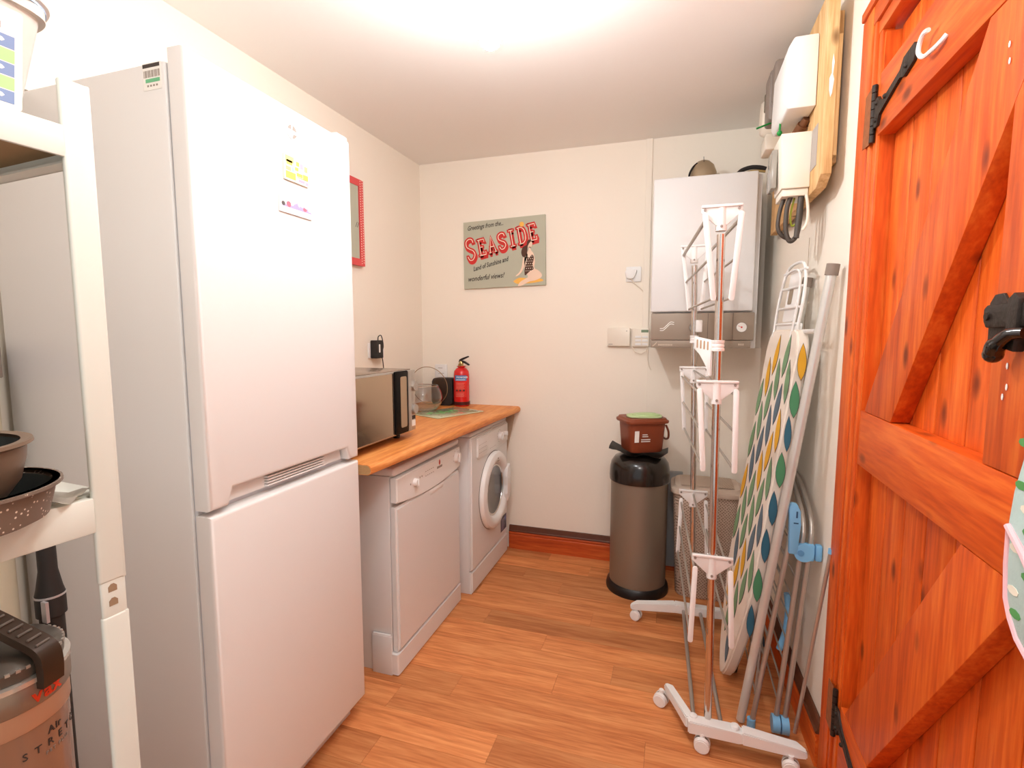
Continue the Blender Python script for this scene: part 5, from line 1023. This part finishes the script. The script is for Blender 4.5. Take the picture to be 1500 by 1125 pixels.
# collars with folded hanger hook
for q, z in ((fp, 1.338), (bp_, 1.352)):
    bm = NB(); c = q(z)
    lathe(bm, [(0.0128, 0), (0.019, 0), (0.019, 0.008), (0.017, 0.010), (0.0185, 0.013), (0.0185, 0.020), (0.017, 0.022), (0.019, 0.025), (0.019, 0.034), (0.0128, 0.034)], c=tuple(c), seg=28); obj('collar', bm, m_white2, ta, smooth=True)
F = fr((0.110, 1.740, 1.372), (-0.55, 0.83, 0), (0, 0, 1)); bm = NB()
prism(bm, [(0, 0), (0.085, 0.012), (0.088, -0.028), (0.055, -0.045), (0.018, -0.085), (0.014, -0.112), (0.0, -0.114), (0, -0.06)], -0.004, 0.004, F, bev=0.0015); hk = obj('hanger_hook', bm, m_white2, ta, smooth=True)
bm = NB()
for k in range(4): prism(bm, rrect(0.010+0.018*k, 0.018+0.018*k, -0.032+0.002*k, -0.004+0.002*k, 0.003, 3), -0.0047, -0.0041, F)
obj('hook_slot', bm, mat('slot_shadow', (196, 160, 130), 0.7), hk)
sbox('rear_clip', m_white2, ta, 0.084, 0.112, BYa-0.03, BYa+0.02, 1.40, 1.455, bev=0.004)

# ------------------------------------------------------------------ ironing board
ib = thing('ironing_board', (0.26, 2.0, 0), 'folded ironing board with leaf print cover leaning upright on the right wall', 'ironing board')
SLN = 0.127; y0b, y1b = 1.93, 2.27; ymid = 2.10; YW = math.radians(7)
su = V((SLN, 0, 1)).normalized()
IF = fr((0.210, ymid, 0.03), (math.sin(YW), -math.cos(YW), 0), su)      # u toward camera, v up the board, normal towards the room (-x)
half = lambda v: 0.17*min(1.0, (max(v, 0)/0.42))**0.55 if v < 0.42 else 0.17
Ltot = 1.39
vsn = [0.0, 0.006, 0.02, 0.05, 0.09, 0.14, 0.2, 0.28, 0.36, 0.42, 0.8, 1.20, 1.30, 1.34, 1.37, 1.385, 1.39]
def hw(v):
    b = half(v)
    if v > 1.30: b *= math.sqrt(max(0.0, 1-((v-1.30)/0.09)**2))*0.35+0.65 if v < 1.389 else 0.6
    return b
vsn[0] = 0.001
outl = [(-hw(v), v) for v in vsn]+[(hw(v), v) for v in vsn[::-1]]
TK = 0.034
bm = NB(); prism(bm, outl, -TK, 0.0, IF); bmesh.ops.bevel(bm, geom=[e for e in bm.edges if all(abs((IF.inverted() @ v.co).z) < 1e-4 for v in e.verts)], offset=0.007, segments=3, affect='EDGES')
cov = obj('cover', bm, mat('cover_cloth', (238, 226, 212), 0.85, bump=0.2, bscale=400), ib, smooth=True)
def leafpoly(cx, cy, L_, w, a, n=7):
    pts = []
    for s in (1, -1):
        for k in range(n+1):
            t = k/n if s > 0 else 1-k/n
            if (s > 0 and k == n) or (s < 0 and k == n): continue
            yy = (t-0.5)*L_; xx_ = s*w/2*math.sin(PI*t)**0.8*(1.15-0.4*t)
            pts.append((cx+xx_*math.cos(a)-yy*math.sin(a), cy+xx_*math.sin(a)+yy*math.cos(a)))
    return pts
LC = [mat('leaf_green', (124, 158, 118), 0.85), mat('leaf_yellow', (230, 172, 48), 0.85), mat('leaf_slate', (98, 116, 128), 0.85), mat('leaf_teal', (58, 108, 130), 0.85), mat('leaf_outline', (74, 66, 70), 0.85), mat('leaf_deep_green', (84, 148, 106), 0.85)]
bm = NB(); seq = [0, 2, 1, 0, 0, 2, 1, 0]; q = 0
for i, u in enumerate([-0.140, -0.084, -0.028, 0.028, 0.084, 0.138]):
    v = 0.06+(0.088 if i % 2 else 0)
    while v < 1.33:
        if abs(u)+0.024 < hw(v-0.06) and abs(u)+0.024 < hw(v+0.06):
            c = seq[(i*3+int(v*8.1)+q) % 8]; a = 0.16 if i % 2 else -0.12
            prism(bm, leafpoly(u, v, 0.160, 0.052, a), 0.0003, 0.0008, IF, 4); prism(bm, leafpoly(u-0.0015, v, 0.153, 0.045, a), 0.0009, 0.0013, IF, c)
        v += 0.176; q += 1
obj('leaf_print', bm, LC, cov)['kind'] = 'stuff'
SF = fr(tuple(IF @ V((0.1702, 0, -TK/2))), tuple(IF.to_3x3() @ V((0, 0, -1))), tuple(su))   # near edge of the board
bm = NB()
for k, (v, c, w) in enumerate([(0.33, 3, 0.026), (0.47, 5, 0.031), (0.62, 3, 0.028), (0.76, 3, 0.028), (0.90, 5, 0.031), (1.03, 3, 0.022), (1.15, 5, 0.031), (1.28, 1, 0.028)]):
    prism(bm, leafpoly(0.0, v, 0.130, w+0.003, 0.12), 0.0002, 0.0006, SF, 4); prism(bm, leafpoly(-0.0005, v, 0.124, w, 0.12), 0.0007, 0.0011, SF, c)
obj('edge_leaf_print', bm, LC, cov)
# board underside, rest, legs
bm = NB(); prism(bm, [(a*0.96, b*0.985+0.01) for a, b in outl], -TK-0.008, -TK-0.0005, IF); obj('metal_deck', bm, m_tubew, ib)
def itube(name, a, b, r, cap=True, foot=False):
    bm = NB(); cyl(bm, a, b, r, seg=18); t = obj(name, bm, m_tubew, ib, smooth=True)
    d = (V(b)-V(a)).normalized()
    if cap: bm = NB(); cyl(bm, V(b)-d*0.028, V(b)+d*0.006, r+0.004, seg=18); obj('end_cap', bm, m_grey_cap, t, smooth=True)
    if foot: bm = NB(); cyl(bm, V(a)-d*0.004, V(a)+d*0.03, r+0.003, seg=16); obj('foot_cap', bm, m_black, t, smooth=True)
itube('leg_tube', (0.262, 1.872, 0.012), (0.4500, 1.800, 1.598), 0.0145)
itube('leg_tube', (0.268, 2.165, 0.012), (0.452, 2.12, 1.59), 0.0125, foot=True)
bm = NB(); cyl(bm, (0.424, 1.84, 1.40), (0.428, 2.14, 1.40), 0.008, seg=12); obj('cross_bar', bm, m_white2, ib, smooth=True)
bm = NB(); g_ = [(-0.12, 1.36), (-0.13, 1.46), (-0.12, 1.56), (-0.08, 1.625), (0.04, 1.635), (0.10, 1.60), (0.13, 1.5), (0.12, 1.36)]
tube(bm, [IF @ V((a-0.02, b, -0.010)) for a, b in [(p.x, p.y) for p in smooth_path([(x, y, 0) for x, y in g_], 5)]], 0.0055, 8)
tube(bm, [IF @ V((a*0.82-0.02, 1.36+(b-1.36)*0.9, -0.002)) for a, b in [(p.x, p.y) for p in smooth_path([(x, y, 0) for x, y in g_], 5)]], 0.004, 8)
obj('iron_rest_frame', bm, m_white2, ib, smooth=True)
bm = NB()
for v in (1.41, 1.47, 1.545, 1.605): tube(bm, [IF @ V((-0.135, v, -0.008)), IF @ V((0.10, v, -0.008))], 0.0048, 8)
prism(bm, rrect(-0.07, 0.04, 1.42, 1.60, 0.01, 3), -0.014, -0.010, IF); prism(bm, rrect(-0.12, 0.09, 1.38, 1.415, 0.01, 3), -0.03, -0.008, IF)
obj('iron_rest_plate', bm, m_white2, ib, smooth=True)
bm = NB(); prism(bm, rrect(-0.045, -0.005, 1.485, 1.54, 0.008, 3), -0.0095, -0.008, IF); obj('rest_opening', bm, mat('opening_brown', (150, 134, 114), 0.7), ib)

# ------------------------------------------------------------------ folded floor airer
fa2 = thing('folded_airer', (0.38, 2.1, 0), 'folded silver clothes airer with light blue joints leaning on the right wall', 'clothes airer')
NY, FYr = 1.850, 2.36
def fpt(xb, xt, y, z): return V((xb+(xt-xb)*z/0.80, y, z))
for k, (xb, xt, m) in enumerate(((0.292, 0.395, m_steel), (0.366, 0.428, m_steel), (0.394, 0.452, m_steel))):
    top = 0.80 if k else 0.79
    pts = [fpt(xb, xt, NY, 0.03), fpt(xb, xt, NY, 0.4), fpt(xb, xt, NY, top-0.11), fpt(xb, xt, NY+0.008, top-0.06), fpt(xb, xt, NY+0.04, top-0.02), fpt(xb, xt, NY+0.13, top+0.015), fpt(xb, xt, NY+0.27, top+0.055), fpt(xb, xt, FYr-0.10, top+0.055), fpt(xb, xt, FYr-0.04, top+0.02), fpt(xb, xt, FYr-0.008, top-0.06), fpt(xb, xt, FYr, top-0.11), fpt(xb, xt, FYr, 0.4), fpt(xb, xt, FYr, 0.03)]
    bm = NB(); tube(bm, smooth_path(pts, 4), 0.0085, 12); fo = obj('frame', bm, m, fa2, smooth=True)
    if k < 2:
        for z in [0.12+0.075*i for i in range(9)]:
            bm = NB(); cyl(bm, fpt(xb, xt, NY, z), fpt(xb, xt, FYr, z), 0.003, seg=8); obj('rail', bm, m_steel, fo, smooth=True)
    # blue feet
    for y in (NY, FYr):
        bm = NB(); c = fpt(xb, xt, y, 0.045 if k else 0.012)
        if k: cyl(bm, c+V((-0.012, -0.004, 0)), c+V((0.012, -0.004, 0)), 0.030 if y == NY else 0.022, seg=24); 
        else: cyl(bm, c+V((0, 0, -0.012)), c+V((0, 0, 0.03)), 0.014, seg=16)
        obj('foot_joint', bm, m_teal if y == NY else m_tealdark, fa2, smooth=True)
# extra thin wing legs
for (a, b) in (((0.345, 2.30, 0.02), (0.40, 2.22, 0.70)), ((0.33, 2.02, 0.02), (0.40, 2.20, 0.70)), ((0.420, 1.80, 0.06), (0.466, 1.705, 0.735))):
    bm = NB(); cyl(bm, a, b, 0.006, seg=10); obj('wing_leg', bm, m_steel, fa2, smooth=True)
bm = NB(); cyl(bm, (0.466, 1.705, 0.730), (0.4665, 1.704, 0.745), 0.0085, seg=12); obj('wing_cap', bm, m_teal, fa2, smooth=True)
# blue joints near the shoulder
F = fr((0.388, NY-0.012, 0.80), (1, 0, 0), (0.10, 0, 1)); bm = NB(); prism(bm, [(-0.010, -0.135), (0.016, -0.135), (0.022, -0.03), (0.020, 0.012), (0.008, 0.036), (-0.008, 0.038), (-0.016, 0.020), (-0.012, -0.03)], -0.012, 0.010, F, bev=0.004); lj = obj('locking_joint', bm, m_teal, fa2, smooth=True)
bm = NB(); prism(bm, rect(0.006, 0.011, -0.01, 0.012), 0.010, 0.0106, F); prism(bm, rect(0.000, 0.014, -0.030, -0.026), 0.010, 0.0106, F); obj('joint_mark', bm, mat('dark_blue_mark', (40, 80, 120), 0.5), lj)
bm = NB(); cyl(bm, (0.424, NY-0.020, 0.672), (0.424, NY+0.006, 0.672), 0.030, seg=24); box(bm, 0.424, 0.456, NY-0.018, NY+0.008, 0.645, 0.702, bev=0.006); cl_ = obj('clamp_joint', bm, m_teal, fa2, smooth=True)
bm = NB(); box(bm, 0.458, 0.479, NY-0.014, NY+0.012, 0.645, 0.700, bev=0.006); obj('clamp_joint', bm, m_teal, fa2, smooth=True)
bm = NB(); cyl(bm, (0.414, NY-0.0225, 0.672), (0.414, NY-0.020, 0.672), 0.010, seg=18); obj('joint_button', bm, mat('joint_shade', (96, 156, 204), 0.4), cl_)
bm = NB(); tube(bm, smooth_path([(0.395, 1.98, 0.24), (0.412, 1.985, 0.30), (0.420, 1.99, 0.38), (0.414, 1.995, 0.45)], 5), 0.011, 10); obj('blue_handle', bm, m_teal, fa2, smooth=True)
bm = NB(); cyl(bm, (0.405, 2.20, 0.74), (0.425, 2.20, 0.74), 0.032, seg=24); obj('far_joint', bm, m_tealdark, fa2, smooth=True)
bm = NB(); box(bm, 0.388, 0.402, 2.14, 2.17, 0.72, 0.85, bev=0.005); obj('far_lever', bm, mat('dark_slate_plastic', (54, 58, 62), 0.5), fa2, smooth=True)
bm = NB(); box(bm, 0.386, 0.404, 2.12, 2.17, 0.852, 0.885, bev=0.006); obj('corner_cap', bm, mat('pale_blue_cap', (160, 186, 196), 0.5), fa2, smooth=True)
